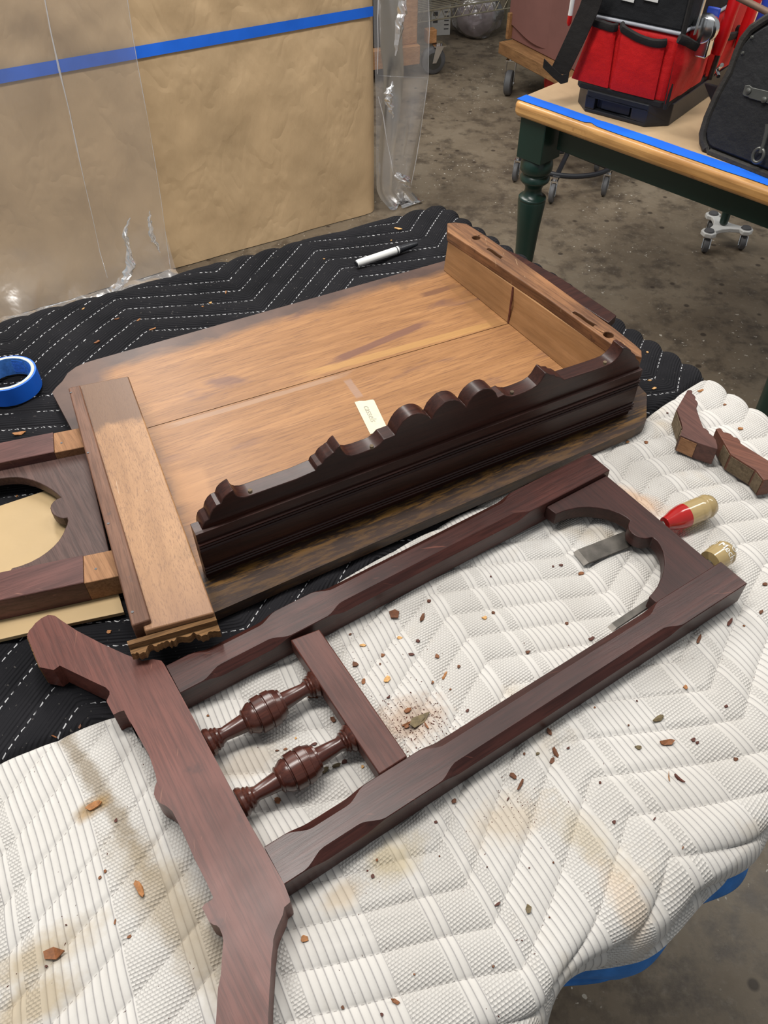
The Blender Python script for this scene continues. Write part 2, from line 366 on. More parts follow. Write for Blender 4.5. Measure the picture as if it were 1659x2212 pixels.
# ------------------------------------------------------------------ setting
mb = MB(); mb.obox((-4, -2.5, -.1), (9, 0, 0), (0, 9, 0), (0, 0, .1)); o = mb.build('floor', m_floor, smooth=False); o['kind'] = 'structure'
mb = MB(); mb.obox((-4, 6.3, 0), (9, 0, 0), (0, .12, 0), (0, 0, 3)); o = mb.build('wall_back', m_wall, smooth=False); o['kind'] = 'structure'

# ------------------------------------------------------------------ work table and its blankets
TZ = .77
TO = Vector((.105, 1.392)); e1 = -Vector((math.sin(math.radians(61.5)), math.cos(math.radians(61.5)))); e2 = Vector((math.sin(math.radians(147.2)), math.cos(math.radians(147.2))))
det = e1.x*e2.y-e1.y*e2.x
def toab(p):
    d = Vector((p[0], p[1]))-TO; return ((d.x*e2.y-d.y*e2.x)/det, (e1.x*d.y-e1.y*d.x)/det)
def seg_ab(l, z=TZ):
    r = sorted(toab(at(x, y, z)) for x, y in l); return np.array(r)
FB_ = seg_ab([(1643, 1754), (1588, 1790), (1397, 1921), (1294, 2024), (1187, 2108), (1050, 2212)])     # front bend of the table edge
kf = np.polyfit(FB_[:, 0], FB_[:, 1], 1)
def Bfront(a): return kf[0]*a+kf[1]-.018
WB = seg_ab([(0, 1640), (60, 1618), (120, 1592), (200, 1560), (290, 1525), (450, 1425), (600, 1335), (700, 1272), (850, 1185), (1000, 1100), (1200, 985), (1390, 903), (1450, 858), (1500, 826), (1522, 812)])
WB = np.vstack([WB, [[WB[-1, 0]+.9, WB[-1, 1]+.12]]]); WB = np.vstack([[[WB[0, 0]-.25, WB[0, 1]-.10]], WB])
def nz(x, y, s, seed=0):
    """cheap smooth vectorised value noise"""
    x = np.asarray(x)*s+seed*17.3+500; y = np.asarray(y)*s+seed*9.1+500
    xi = np.floor(x).astype(int); yi = np.floor(y).astype(int); fx = x-xi; fy = y-yi
    fx = fx*fx*(3-2*fx); fy = fy*fy*(3-2*fy)
    def h(i, j):
        n = (i*374761393+j*668265263) & 0x7fffffff; n = ((n ^ (n >> 13))*1274126177) & 0x7fffffff; return ((n ^ (n >> 16)) & 0xffff)/65535.
    return (h(xi, yi)*(1-fx)+h(xi+1, yi)*fx)*(1-fy)+(h(xi, yi+1)*(1-fx)+h(xi+1, yi+1)*fx)*fy
def tri(x): x = x-np.floor(x); return np.abs(x*2-1)*2-1
def stitch_phase(u, v, per, ang, space):
    A = per/4*math.tan(math.radians(ang)); return (v+A*tri(u/per))/space
def bend(s, r=.03, mx=1.35):
    """horizontal and vertical travel of a sheet that turns down over an edge after arc length s"""
    th = np.clip(s/r, 0, mx); ex = np.clip(s-r*mx, 0, None)
    return r*np.sin(th)+ex*math.cos(mx), -(r*(1-np.cos(th)))-ex*math.sin(mx)
def sheet(a, b, bf, drop_right=.0):
    """world position of blanket parameters: a leftwards from right edge, b from the back edge; negative a/b hang"""
    aa = np.clip(a, 0, None); bb = np.clip(b, 0, bf); x = TO.x+e1.x*aa+e2.x*bb; y = TO.y+e1.y*aa+e2.y*bb; z = np.zeros_like(x)
    for s, n in ((-a, (-e1.x, -e1.y)), (-b, (-e2.x, -e2.y)), (b-bf, (e2.x, e2.y))):
        h, v = bend(np.clip(s, 0, None)); x = x+n[0]*h; y = y+n[1]*h; z = z+v
    return x, y, z
WU, WV = azd(56), azd(146); BU, BV = azd(52), azd(142)
# black blanket
na, nb = 330, 330
ab_ = np.linspace(-.26, 1.75, na); bend_ = np.interp(ab_, WB[:, 0], WB[:, 1])
A_ = np.repeat(ab_[:, None], nb, 1); B_ = -.20+(bend_+.09+.20)[:, None]*np.linspace(0, 1, nb)[None, :]; under = np.clip((B_-bend_[:, None]+.004)/.012, 0, 1)
x, y, z = sheet(A_, B_, Bfront(A_)+5)
fx = TO.x+e1.x*A_+e2.x*B_; fy = TO.y+e1.y*A_+e2.y*B_
U = fx*BU.x+fy*BU.y; V = fx*BV.x+fy*BV.y
U2 = U+.015*(nz(U, V, 5, 3)-.5); V2 = V+.03*(nz(U, V, 4, 4)-.5)
BP, BA, BS = .34, 29, .036
ph = stitch_phase(U2, V2, BP, BA, BS)
puff = np.abs(np.sin(PI*ph))**.6
out = np.clip(np.maximum(-A_, -B_)*40, 0, 1)
z = TZ+z-.006+.0052*puff+.004*(nz(U, V, 7, 1)-.5)*(1+out)
z = z-.014*under*(1-out)
k = out*(.008*puff-.02*under); x = x+k*np.where(A_ < 0, -e1.x, -e2.x); y = y+k*np.where(A_ < 0, -e1.y, -e2.y)
z = np.minimum(z, TZ+.0005)
def black_mat():
    t = NT('black_quilt'); uv = t.new('ShaderNodeUVMap'); X = t.sep(uv.outputs[0]); u, ph = X[0], X[1]
    fr = t.math('ABSOLUTE', t.math('SUBTRACT', t.math('FRACT', t.math('ADD', ph, .5)), .5))
    line = t.math('LESS_THAN', fr, .0165); dash = t.math('LESS_THAN', t.math('FRACT', t.math('DIVIDE', u, .0078)), .60)
    v = t.coord(); gap = t.ramp(t.noise(v, 45, 2), (.36, 0.), (.44, 1.))
    st = t.math('MULTIPLY', t.math('MULTIPLY', line, dash), gap)
    rib = t.math('SINE', t.math('MULTIPLY', ph, 2*PI*9)); wob = t.noise(t.coord(scale=(1, 1, 1)), 120, 3)
    lint = t.noise(v, 260, 2, .5); big = t.noise(v, 9, 4)
    c = t.ramp(big, (.3, (.0075, .0075, .009)), (.7, (.0165, .016, .0185)))
    c = t.mix(t.ramp(lint, (.70, 0.), (.74, .35)), c, (.20, .18, .16))
    c = t.mix(st, c, (.52, .52, .53))
    h = t.bump(t.math('ADD', rib, t.math('MULTIPLY', wob, 1.2)), .5, .0012)
    return t.fin(c, .9, 0, .12, h)
mb = MB().grid(np.stack([x, y, z], -1), np.stack([U2, ph], -1))
o = mb.build('moving_blanket', black_mat(), recalc=False, ang=180)
tag(o, 'black quilted moving blanket with white dashed zigzag stitching over the back of the table', 'blanket')
# white blanket : parameters a, t
na, nt = 560, 470
av = np.linspace(-.17, 1.28, na); tv = np.linspace(0, 1, nt)
wb = np.interp(av, WB[:, 0], WB[:, 1]); bf = Bfront(av)
hem = .074+.012*np.sin(av*9.+1.7)+.010*np.sin(av*21+.6)+.008*(nz(av, av*0, 30, 2)-.5)
A_ = np.repeat(av[:, None], nt, 1); bf2 = np.repeat(bf[:, None], nt, 1)
B_ = wb[:, None]+(bf+hem-wb)[:, None]*tv[None, :]
B_ = B_+.006*(nz(A_, A_*0, 60, 5)-.5)*np.clip(1-tv*20, 0, 1)[None, :]
def white_geo(A_, B_, bf2, offs):
    x, y, z = sheet(A_, B_, bf2)
    fx = TO.x+e1.x*A_+e2.x*B_; fy = TO.y+e1.y*A_+e2.y*B_
    U = fx*WU.x+fy*WU.y; V = fx*WV.x+fy*WV.y
    U2 = U+.035*(nz(U, V, 5, 8)-.5); V2 = V+.045*(nz(U, V, 4, 9)-.5)
    ph = stitch_phase(U2, V2, .33, 24, .036)
    puff = np.abs(np.sin(PI*ph))**.55
    s = np.maximum(np.maximum(-A_, B_-bf2), 0); out = np.clip(s*30, 0, 1)
    wave = out*(.018*np.sin(A_*26+1)+.012*np.sin(A_*47))
    n2 = np.where((B_ > bf2)[..., None], np.array([e2.x, e2.y]), np.array([-e1.x, -e1.y]))
    k = out*.006*puff+wave*np.clip((B_-bf2)*8, 0, 1)
    x = x+k*n2[..., 0]+offs*n2[..., 0]*out; y = y+k*n2[..., 1]+offs*n2[..., 1]*out
    zz = TZ+z+.0046*(puff-1)+.008*(nz(U, V, 6, 11)-.78)*(1-out)+offs*.6
    zz = np.minimum(zz, TZ+.0008+z+.004*out)
    return x, y, zz, U2, V2, ph
x, y, z, U2, V2, ph = white_geo(A_, B_, bf2, 0)
edge = np.clip((B_-wb[:, None])/.008, 0, 1); z = z+.006*np.sqrt(edge*(2-edge))-.0035
z = np.where(B_ < bf2, np.minimum(z, TZ+.0012), z)
def white_mat():
    t = NT('white_quilt'); X = t.sep(t.new('ShaderNodeUVMap').outputs[0]); u, w = X[0], X[1]
    at_ = t.new('ShaderNodeAttribute', attribute_name='phase').outputs['Fac']
    fr = t.math('ABSOLUTE', t.math('SUBTRACT', t.math('FRACT', t.math('ADD', at_, .5)), .5))
    dash = t.math('LESS_THAN', t.math('FRACT', t.math('DIVIDE', u, .0048)), .45)
    st = t.math('MULTIPLY', t.math('LESS_THAN', fr, .011), dash)
    # bands of cords and of knit along u
    b = t.math('FRACT', t.math('DIVIDE', u, .172))
    rib1 = t.math('LESS_THAN', b, .36); rb = t.math('MULTIPLY', t.math('GREATER_THAN', b, .60), t.math('LESS_THAN', b, .69)); rc = t.math('MULTIPLY', t.math('GREATER_THAN', b, .88), t.math('LESS_THAN', b, .94))
    ribm = t.math('MINIMUM', t.math('ADD', t.math('ADD', rib1, rb), rc), 1)
    cord = t.math('ABSOLUTE', t.math('SINE', t.math('MULTIPLY', u, PI/.0062)))
    row = t.math('DIVIDE', w, .0027); odd = t.math('MODULO', t.math('FLOOR', row), 2)
    su = t.math('ABSOLUTE', t.math('SINE', t.math('ADD', t.math('MULTIPLY', u, PI/.0034), t.math('MULTIPLY', odd, PI/2))))
    sw = t.math('ABSOLUTE', t.math('SINE', t.math('MULTIPLY', row, PI)))
    kn = t.math('POWER', t.math('MULTIPLY', su, sw), .8)
    pore = t.math('MULTIPLY', t.math('MULTIPLY', t.math('SUBTRACT', 1, su), t.math('SUBTRACT', 1, sw)), t.math('SUBTRACT', 1, ribm))
    pore = t.math('MULTIPLY', pore, t.ramp(t.noise(t.coord(), 35, 3), (.35, .4), (.65, 1.)))
    cord2 = t.math('POWER', cord, .6)
    h = t.new('ShaderNodeMix'); t.link(ribm, h.inputs[0]); t.link(kn, h.inputs[2]); t.link(cord2, h.inputs[3]); h = h.outputs[0]
    v = t.coord(); big = t.noise(v, 6, 5, .6); d = t.noise(v, 3.2, 5, .6, .4); pat = t.noise(v, 11, 4, .6)
    c = t.ramp(big, (.3, (.50, .475, .44)), (.7, (.585, .565, .535)))
    c = t.mix(t.math('MULTIPLY', t.ramp(h, (.10, .75), (.60, 0.)), ribm), c, (.27, .255, .26))  # shading in the grooves between cords, painted into the colour
    c = t.mix(t.ramp(pore, (.30, 0.), (.60, .85)), c, (.22, .20, .19))
    c = t.mix(t.math('MULTIPLY', t.ramp(kn, (.0, .22), (.5, 0.)), t.math('SUBTRACT', 1, ribm)), c, (.34, .32, .31))
    c = t.mix(t.ramp(t.math('MULTIPLY', d, pat), (.30, 0.), (.42, .55)), c, (.46, .37, .25))
    c = t.mix(t.math('MULTIPLY', st, .6), c, (.20, .18, .17))
    # a dirty crease on the left and a rust-coloured stain beside the arch
    P = t.new('ShaderNodeNewGeometry').outputs['Position']
    def spot(px, py, rx, az_, ry, colr, amt, nscale=40):
        nonlocal c
        p = at(px, py, TZ); m = t.new('ShaderNodeVectorMath', operation='SUBTRACT'); t.link(P, m.inputs[0]); m.inputs[1].default_value = p
        r = t.new('ShaderNodeVectorRotate', rotation_type='Z_AXIS'); t.link(m.outputs[0], r.inputs['Vector']); r.inputs['Angle'].default_value = math.radians(az_-90)
        q = t.sep(r.outputs[0]); e = t.math('SQRT', t.math('ADD', t.math('POWER', t.math('DIVIDE', q[0], rx), 2), t.math('POWER', t.math('DIVIDE', q[1], ry), 2)))
        e = t.math('ADD', e, t.math('MULTIPLY', t.math('SUBTRACT', t.noise(v, nscale, 4, .65), .5), 1.4))
        c = t.mix(t.ramp(e, (.35, amt), (1.0, 0.)), c, colr)
    spot(215, 1705, .16, 139, .011, (.24, .19, .13), .75, 60); spot(390, 1985, .12, 137, .03, (.33, .27, .19), .75, 30)
    spot(200, 1745, .02, 50, .010, (.30, .19, .075), .8); spot(90, 2060, .05, 60, .02, (.36, .28, .17), .7); spot(60, 2180, .05, 60, .02, (.36, .28, .17), .7)
    spot(850, 1855, .035, 60, .02, (.46, .38, .24), .7); spot(745, 1930, .025, 60, .015, (.46, .36, .24), .6); spot(1270, 1810, .05, 140, .02, (.42, .35, .24), .6)
    spot(1385, 1082, .055, 128, .020, (.50, .27, .12), .55, 30); spot(880, 1555, .05, 70, .03, (.34, .22, .14), .6, 90); spot(1105, 1770, .05, 70, .025, (.42, .33, .22), .5)
    spot(540, 1640, .05, 70, .02, (.38, .31, .23), .5); spot(1350, 1940, .04, 150, .018, (.55, .42, .29), .5)
    nb_ = t.bump(h, .55, .0019, t.bump(t.noise(v, 400, 2), .2, .0006))
    return t.fin(c, .9, 0, .2, nb_)
mb = MB().grid(np.stack([x, y, z], -1), np.stack([U2*math.cos(.12)+V2*math.sin(.12), V2], -1))
wbk = mb.build('moving_blanket', white_mat(), recalc=False, ang=180)
pa = wbk.data.attributes.new('phase', 'FLOAT', 'POINT'); pa.data.foreach_set('value', ph.astype(np.float32).ravel())
tag(wbk, 'dirty white quilted moving blanket with ribbed bands over the front of the table', 'blanket')
# its blue underside, which shows below the hem
tb = np.linspace(0, 1, 30); A3 = np.repeat(av[:, None], 30, 1); bf3 = np.repeat(bf[:, None], 30, 1)
ha = [toab(at(px, py, TZ-.05))[0] for px, py in ((1620, 1850), (1290, 2120))]; print('HA', ha, toab(at(1460, 1950, TZ-.05)))
ext = -.012+.042*np.exp(-((av-ha[0])/.075)**2)+.055*np.exp(-((av-ha[1])/.085)**2)
B3 = bf3+.03+((hem+ext)[:, None]-.03)*tb[None, :]
x, y, z, *_ = white_geo(A3, B3, bf3, -.010)
MB().grid(np.stack([x, y, z-.004], -1)).build('backing', m_blueback, wbk, recalc=False, ang=180, solid=.004)
wbk.children[0]['label'] = 'bright blue fabric backing'
# binding thread tufts at the hem
# table below
def tp(a, b): q = TO+e1*a+e2*b; return (q.x, q.y)
wt = thing('worktable', 'worktable hidden under the black and white moving blankets', 'table', (*tp(.8, .5), 0))
P4 = [tp(.012, .012), tp(1.7, .012), tp(1.7, Bfront(1.7)-.012), tp(.012, Bfront(.012)-.012)]
MB().prism(P4, .71, .752).build('tabletop', m_deck, wt, .003)
for a, b in ((.12, .12), (1.6, .12), (1.6, Bfront(1.6)-.12), (.12, Bfront(.12)-.12)):
    p = tp(a, b); MB().cbox((p[0], p[1], .355), .07, .07, .71, .5).build('leg', m_deck, wt, .003)

# ------------------------------------------------------------------ shelf box lying on its back
PZ0, PZ1 = .7715, .786
bu, bv = azd(62.0), azd(152.0)
fl0, fr0 = at(445, 1252, PZ1), at(1364, 893, PZ1)          # foot of the front face
bu = (fr0-fl0).normalized(); bv = Vector((bu.y, -bu.x, 0))   # along the front, towards the camera
def fpl(px, py, off=0): return onplane(px, py, fl0+bv*off, bv)
box = thing('shelf_box', 'shallow dark wooden box with scalloped front rail and bare golden inside, on the black blanket', 'furniture part', (*((fl0+fr0)/2-bv*.17).xy, PZ0))
seam_l, seam_r = at(335, 920, PZ1), at(1105, 697, PZ1)
outl = [at(112.5, 848, PZ1), at(121, 837, PZ1), at(134.7, 823.7, PZ1), at(146, 806, PZ1), at(163.7, 792.8, PZ1), at(183, 784, PZ1), at(206, 777, PZ1), at(955, 565, PZ1)]
bk = (outl[7]-outl[6]).normalized()
c_fr = [at(1378, 831, PZ1), at(1397, 851, PZ1), at(1396.5, 905, PZ1), at(1391, 915, PZ1), at(1370, 927, PZ1)]
outl.append(outl[7]+bk*.035); outl.append(outl[8]+bk*.012-bv*-.02)
back_r = c_fr[0]-bv*(c_fr[0]-outl[9]).dot(bv*-1)*-1
outl2 = outl+c_fr
c_fl = [at(480, 1316, PZ1), at(440, 1333, PZ1)]
outl2 += c_fl+[c_fl[1]-bu*.03-bv*.02, outl[0]+(at(156, 930, PZ1)-outl[0])*3.0]
def clip_half(poly, p, n):
    r = []
    for i in range(len(poly)):
        a, b = poly[i], poly[(i+1) % len(poly)]; da, db = (a-p).dot(n), (b-p).dot(n)
        if da >= 0: r.append(a)
        if da*db < 0: r.append(a+(b-a)*(da/(da-db)))
    return r
sn = Vector((-(seam_r-seam_l).y, (seam_r-seam_l).x, 0)).normalized()
for sgn, bias in ((1, .0006), (-1, .0006)):
    pl = clip_half(outl2, seam_l+sn*sgn*bias, sn*sgn)
    mb = MB(); mb.prism([(p.x, p.y) for p in pl], PZ0, PZ1)
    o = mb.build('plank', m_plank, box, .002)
    # subdivide so that the old finish can follow the panel's edges
    bm = bmesh.new(); bm.from_mesh(o.data)
    org = Vector(box.location)
    for d, n in ((bu, 44), (bv, 60)):
        for k in range(-n, n+1):
            bmesh.ops.bisect_plane(bm, geom=bm.verts[:]+bm.edges[:]+bm.faces[:], plane_co=d*(k*(.02 if d is bu else .0075)), plane_no=d)
    bm.to_mesh(o.data); bm.free()
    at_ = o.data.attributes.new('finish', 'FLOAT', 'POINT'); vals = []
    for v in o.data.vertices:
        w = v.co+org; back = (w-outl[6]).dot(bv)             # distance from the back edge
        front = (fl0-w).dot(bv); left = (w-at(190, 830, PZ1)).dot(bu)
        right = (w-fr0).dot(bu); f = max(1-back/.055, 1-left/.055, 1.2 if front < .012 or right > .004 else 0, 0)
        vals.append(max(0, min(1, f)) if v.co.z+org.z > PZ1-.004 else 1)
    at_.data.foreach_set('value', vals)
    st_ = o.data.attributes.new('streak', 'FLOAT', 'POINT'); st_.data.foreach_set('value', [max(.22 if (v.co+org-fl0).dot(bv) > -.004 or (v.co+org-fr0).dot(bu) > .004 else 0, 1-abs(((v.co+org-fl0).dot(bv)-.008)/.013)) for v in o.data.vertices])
# front moulding: profile (out, z) swept along the front
prof = [(-.016, PZ1-.0005), (-.002, PZ1-.0005), (-.002, PZ1+.007), (0, PZ1+.0085)]
for zb in (.0095, .0135, .0175, None, .0470, .0510, .0550):
    if zb is None: prof += [(.0012, PZ1+.0225), (.0012, PZ1+.0450), (0, PZ1+.0462)]; continue
    prof += [(0, PZ1+zb), (.0022, PZ1+zb+.0004), (.0034, PZ1+zb+.0013), (.0034, PZ1+zb+.0019), (.0022, PZ1+zb+.0028), (0, PZ1+zb+.0032)]
prof += [(0, PZ1+.0590), (.0012, PZ1+.0605), (.0012, PZ1+.0718), (-.0022, PZ1+.0722), (-.016, PZ1+.0722)]
p0, p1 = fpl(421, 1153), fpl(1389, 792)
ml = fl0+bu*((p0-fl0).dot(bu)); mr = fl0+bu*((p1-fl0).dot(bu))
mb = MB(); mb.extr([ml+bv*a+Vector((0, 0, z-PZ1)) for a, z in prof], mr-ml); mb.build('front_moulding', m_dark, box, .0007, smooth=False)
# scalloped rail traced on its front face
T = []
T += crop(400, 1000, 5.53, [(200, 822), (202, 780), (214, 735), (235, 705), (262, 688), (288, 672), (292, 640), (305, 600), (335, 550), (375, 510), (428, 490), (438, 455), (450, 425), (480, 392), (525, 355), (575, 325), (585, 350), (603, 378), (630, 398), (665, 408), (725, 405), (790, 385)])
T += crop(640, 820, 5.184, [(0, 1115), (220, 1020), (224, 1000), (240, 975), (262, 962), (292, 945), (305, 918), (325, 890), (352, 868), (382, 850), (400, 832), (425, 818), (440, 790), (462, 765), (495, 738), (500, 765), (515, 795), (538, 825), (572, 846), (622, 850), (700, 832), (800, 795), (880, 765), (935, 728), (970, 690), (985, 672), (1110, 625), (1122, 590), (1150, 535), (1190, 478), (1240, 430), (1300, 396), (1360, 378), (1405, 378), (1450, 392), (1490, 418), (1515, 450)])
T += crop(940, 740, 5.184, [(0, 782), (50, 725), (110, 672), (165, 650), (220, 643), (270, 655), (315, 688), (350, 725), (375, 670), (420, 610), (480, 558), (545, 522), (600, 514), (645, 528), (682, 562), (705, 615), (775, 582), (800, 595), (830, 601), (870, 600), (930, 582), (1000, 555), (1080, 520), (1140, 482), (1185, 430), (1215, 380), (1240, 342), (1262, 345), (1290, 362), (1345, 362), (1352, 380), (1400, 386), (1450, 416)])
T += crop(1240, 640, 7.373, [(0, 1280), (300, 1183), (500, 1112), (590, 1072), (655, 1020), (715, 955), (762, 885), (785, 830), (835, 815), (860, 840), (905, 855), (925, 905), (975, 930), (992, 990), (1045, 1048), (1050, 1125)])
P3 = [fpl(px, py, -.003) for px, py in T]
P3 = [P3[0]-bu*.002-Vector((0, 0, P3[0].z-PZ1-.0003))]+P3+[P3[-1]-Vector((0, 0, P3[-1].z-PZ1-.0003))]
P3[0] = Vector((*P3[1].xy, PZ1+.0003)); P3[-1] = Vector((*P3[-2].xy, PZ1+.0003))
mb = MB(); mb.extr(P3, -bv*.019); scal = mb.build('scalloped_rail', m_dark, box, .0008, ang=28)
for px, py in ((540, 1059), (803, 963), (1106, 846), (1307, 782)):
    mb = MB(); zt = fpl(px, py).z; q = onplane(px, py, Vector((0, 0, fpl(px, py+6).z+.0075)), Vector((0, 0, 1))); mb.lathe(q-Vector((0, 0, .003)), q+Vector((0, 0, .0004)), [(0, .0022), (1, .0022)], 10); mb.build('dowel_pin', m_cut, box)
# end board with its worn cap
CZ0, CZ1 = .842, .858
cap_in = [(966, 492), (967, 500), (1040, 548), (1160, 628), (1318, 741)]
cap_out = [(1387, 772), (1386, 757), (1373, 745), (1326, 707.6), (1290, 682), (1211, 624.5), (1106, 548.5), (1045, 506), (1008, 483), (985, 480), (966, 482)]
capoly = [at(x, y, CZ1) for x, y in cap_in]
capoly += [at(1342, 757, CZ1)]+[at(x, y, CZ1) for x, y in cap_out]
def circ(c, r, n=20): return [(c.x+r*math.cos(2*PI*k/n), c.y+r*math.sin(2*PI*k/n)) for k in range(n)]
ev = (at(1318, 741, CZ1)-at(967, 500, CZ1)).normalized(); eu = Vector((-ev.y, ev.x, 0))
def slot(px, py, L, w):
    c = at(px, py, CZ1); j = [(-L, -w), (-L*.3, -w*.8), (L*.4, -w*1.1), (L, -w), (L*.9, w*.3), (L, w), (L*.2, w*.8), (-L*.5, w*1.1), (-L, w*.8)]
    return [(c+ev*a+eu*b).xy[:] for a, b in j]
holes = [circ(at(1028.5, 513, CZ1), .0063), circ(at(1314.5, 723, CZ1), .0068), slot(1069, 546, .017, .0032), slot(1262, 688, .020, .003)]
eb = MB()
ein = [at(966, 518, .842), at(1294, 762, .842)]
ia, ib = at(958, 584, PZ1), at(1236, 812, PZ1)
ed = (ib-ia).normalized(); en = Vector((ed.y, -ed.x, 0))
if en.dot(bu) < 0: en = -en
ib = ia+ed*((fl0-bv*.022-ia).dot(bv)/ed.dot(bv))
tA, tB = at(967, 500, CZ1), at(1318, 741, CZ1); td_ = (tB-tA).normalized(); tn = Vector((td_.y, -td_.x, 0)); tn = tn if tn.dot(bu) > 0 else -tn
tB = tA+td_*((fl0-bv*.022-tA).dot(bv)/td_.dot(bv)); tA, tB = tA+tn*.0015, tB+tn*.0015
bq = [ia, ib, ib+en*.014, ia+en*.014]; tq = [tA, tB, tB+tn*.014, tA+tn*.014]
endb = MB().add([(p.x, p.y, PZ1+.0003) for p in bq]+[(p.x, p.y, CZ0) for p in tq], [(3, 2, 1, 0), (4, 5, 6, 7), (0, 1, 5, 4), (1, 2, 6, 5), (2, 3, 7, 6), (3, 0, 4, 7)]).build('end_board', m_inner, box, .0008)
sd = (at(1100.8, 697.3, PZ1)-ia).dot(ed); q = ia+ed*sd
qt = at(1113.5, 617, CZ0); qt = tA+td_*((qt-tA).dot(td_))
MB().add([q-ed*.0016-en*.0005, q+ed*.0016-en*.0005, q+ed*.0016+en*.0008, q-ed*.0016+en*.0008]+[Vector((p.x, p.y, CZ0-.0005)) for p in (qt-td_*.0016-tn*.0005, qt+td_*.0016-tn*.0005, qt+td_*.0016+tn*.0008, qt-td_*.0016+tn*.0008)], [(3, 2, 1, 0), (4, 5, 6, 7), (0, 1, 5, 4), (1, 2, 6, 5), (2, 3, 7, 6), (3, 0, 4, 7)]).build('board_joint', m_rail, endb)
MB().prism_holes([p.xy[:] for p in capoly], holes, CZ0, CZ1).build('cap_rail', m_cap, box, .0012)
for h in holes: MB().prism(h, CZ0-.0004, CZ0+.0004).build('hole_bottom', m_cut, box)
led = [at(x, y, .846) for x, y in ((1060, 525), (1120, 550), (1211, 600), (1332, 681), (1315, 697), (1180, 610), (1060, 535))]
MB().prism([p.xy[:] for p in led], .834, .846).build('side_moulding', m_dark, box, .001)
# small masking tape label stuck inside the box
lab = [at(x, y, PZ1+.0006) for x, y in ((765.8, 868.5), (776, 866), (789, 866), (800, 863.5), (806, 863), (808.5, 865.5), (833, 917), (836, 924), (800, 938))]
mb = MB(); mb.prism([p.xy[:] for p in lab], PZ1+.0003, PZ1+.0007)
tl = mb.build('tape_label', m_tape, smooth=False); tag(tl, 'small cream tape label with faint pencil writing inside the shelf box', 'label')
vs, fs = text_mesh('cassels', .0125, .25)
c0 = at(799, 893, PZ1+.0009); tx = (at(808, 914, PZ1)-at(788, 874, PZ1)).normalized(); ty = Vector((-tx.y, tx.x, 0))
mb = MB(); mb.add([c0+tx*v.x+ty*v.y for v in vs], fs); mb.build('handwriting', m_pencil, tl, smooth=False, recalc=False)

# ------------------------------------------------------------------ loose board across the left end
LZ = .832; lt = .024
lq = [at(x, y, LZ) for x, y in ((152, 836), (277, 812), (463, 1323), (312, 1363))]
lv = ((lq[2]-lq[1])+(lq[3]-lq[0])).normalized(); lu = Vector((-lv.y, lv.x, 0))
lb = thing('loose_board', 'loose raw brown board with dark edge strip, across the left end of the shelf box', 'board', (*((lq[0]+lq[2])/2).xy, LZ-lt))
bl = [(lq[0]).xy[:], lq[1].xy[:], lq[2].xy[:], lq[3].xy[:]]
MB().prism(bl, LZ-lt, LZ).build('board', m_loose, lb, .0015)
# raised strip on the left
s0, s1 = at(147, 838, LZ+.006), at(284, 1352, LZ+.006)
w0 = at(178, 850, LZ+.006)-s0; w = lu*abs(w0.dot(lu))*1.0
wdir = lu if lu.dot(Vector((1, 0, 0))) > 0 else -lu
sw = .017
MB().prism([p.xy[:] for p in (s0, s0+wdir*sw*.85, s1+wdir*sw*1.05, s1)], LZ-lt, LZ+.006).build('edge_strip', m_strip, lb, .0015)
# step and torn lower end
en0, en1 = lq[3]-wdir*.018, lq[2]
lo = MB()
jag = []; n = 46
dv = lv*.012
for i in range(n+1):
    f = i/n; b = rnd.uniform(0, .0022)+(.002 if (i//4) % 2 else 0)+(.004 if f < .18 or f > .72 else 0)
    jag.append(en0.lerp(en1, f)+lv*(.006+b)+Vector((0, 0, 0)))
pl = [en0, en1]+jag[::-1]
lo.prism([p.xy[:] for p in pl], LZ-lt+.001, LZ-.013)
lo.prism([p.xy[:] for p in (en0, en1, en1+lv*.005, en0+lv*.005)], LZ-lt+.001, LZ-.006)
lo.build('torn_end', m_endgrain, lb)
for px, py in ((153, 848), (190, 978), (234, 1131), (286, 1322)):
    q = at(px, py, LZ+.0062); mb = MB(); mb.lathe(q-Vector((0, 0, .002)), q+Vector((0, 0, .0003)), [(0, .0014), (1, .0014)], 8); mb.build('nail_head', m_rubber, lb)

# ------------------------------------------------------------------ frames
def post(mb, p0, p1, w, z0, z1, chamf, c=.0075):
    """bar from p0 to p1 (centre line) with stopped chamfers; chamf = list of (s0, s1) along its length"""
    d = (p1-p0); L = d.length; d.normalize(); n = Vector((-d.y, d.x, 0)); N = 120; vs = []
    def cut(s):
        k = 0
        for a, b in chamf:
            t = min((s-a)/.022, (b-s)/.022); t = max(0, min(1, t)); k = max(k, t*t*(3-2*t))
        return k*c+.0007
    for i in range(N+1):
        s = L*i/N; k = cut(s); p = p0+d*s
        for o, z in ((-w/2, z0), (w/2, z0), (w/2, z1-k*.85), (w/2-k, z1), (-w/2+k, z1), (-w/2, z1-k*.85)):
            q = p+n*o; vs.append((q.x, q.y, z))
    fs = [(i*6+j, i*6+(j+1) % 6, i*6+6+(j+1) % 6, i*6+6+j) for i in range(N) for j in range(6)]+[tuple(range(5, -1, -1)), tuple(range(N*6, N*6+6))]
    mb.add(vs, fs); return mb
FZ0, FZ1 = .7715, .802
def F(px, py, z=FZ1): return at(px, py, z)
ro = thing('furniture_frame', 'dark red mahogany frame with two turned spindles lying on the white blanket', 'furniture part', (*F(870, 1500).xy, FZ0))
rail = crop(40, 1310, 4.148, [(75, 260), (95, 215), (120, 190), (150, 150), (205, 105), (265, 76), (325, 82), (380, 122), (520, 215), (740, 330), (960, 430), (1060, 468), (1110, 488), (1160, 480), (1205, 472), (1280, 486), (1310, 525)])
rail += [(389, 1497.3), (540.6, 1780.5), (570.1, 1831.1), (613.5, 1908.9)]
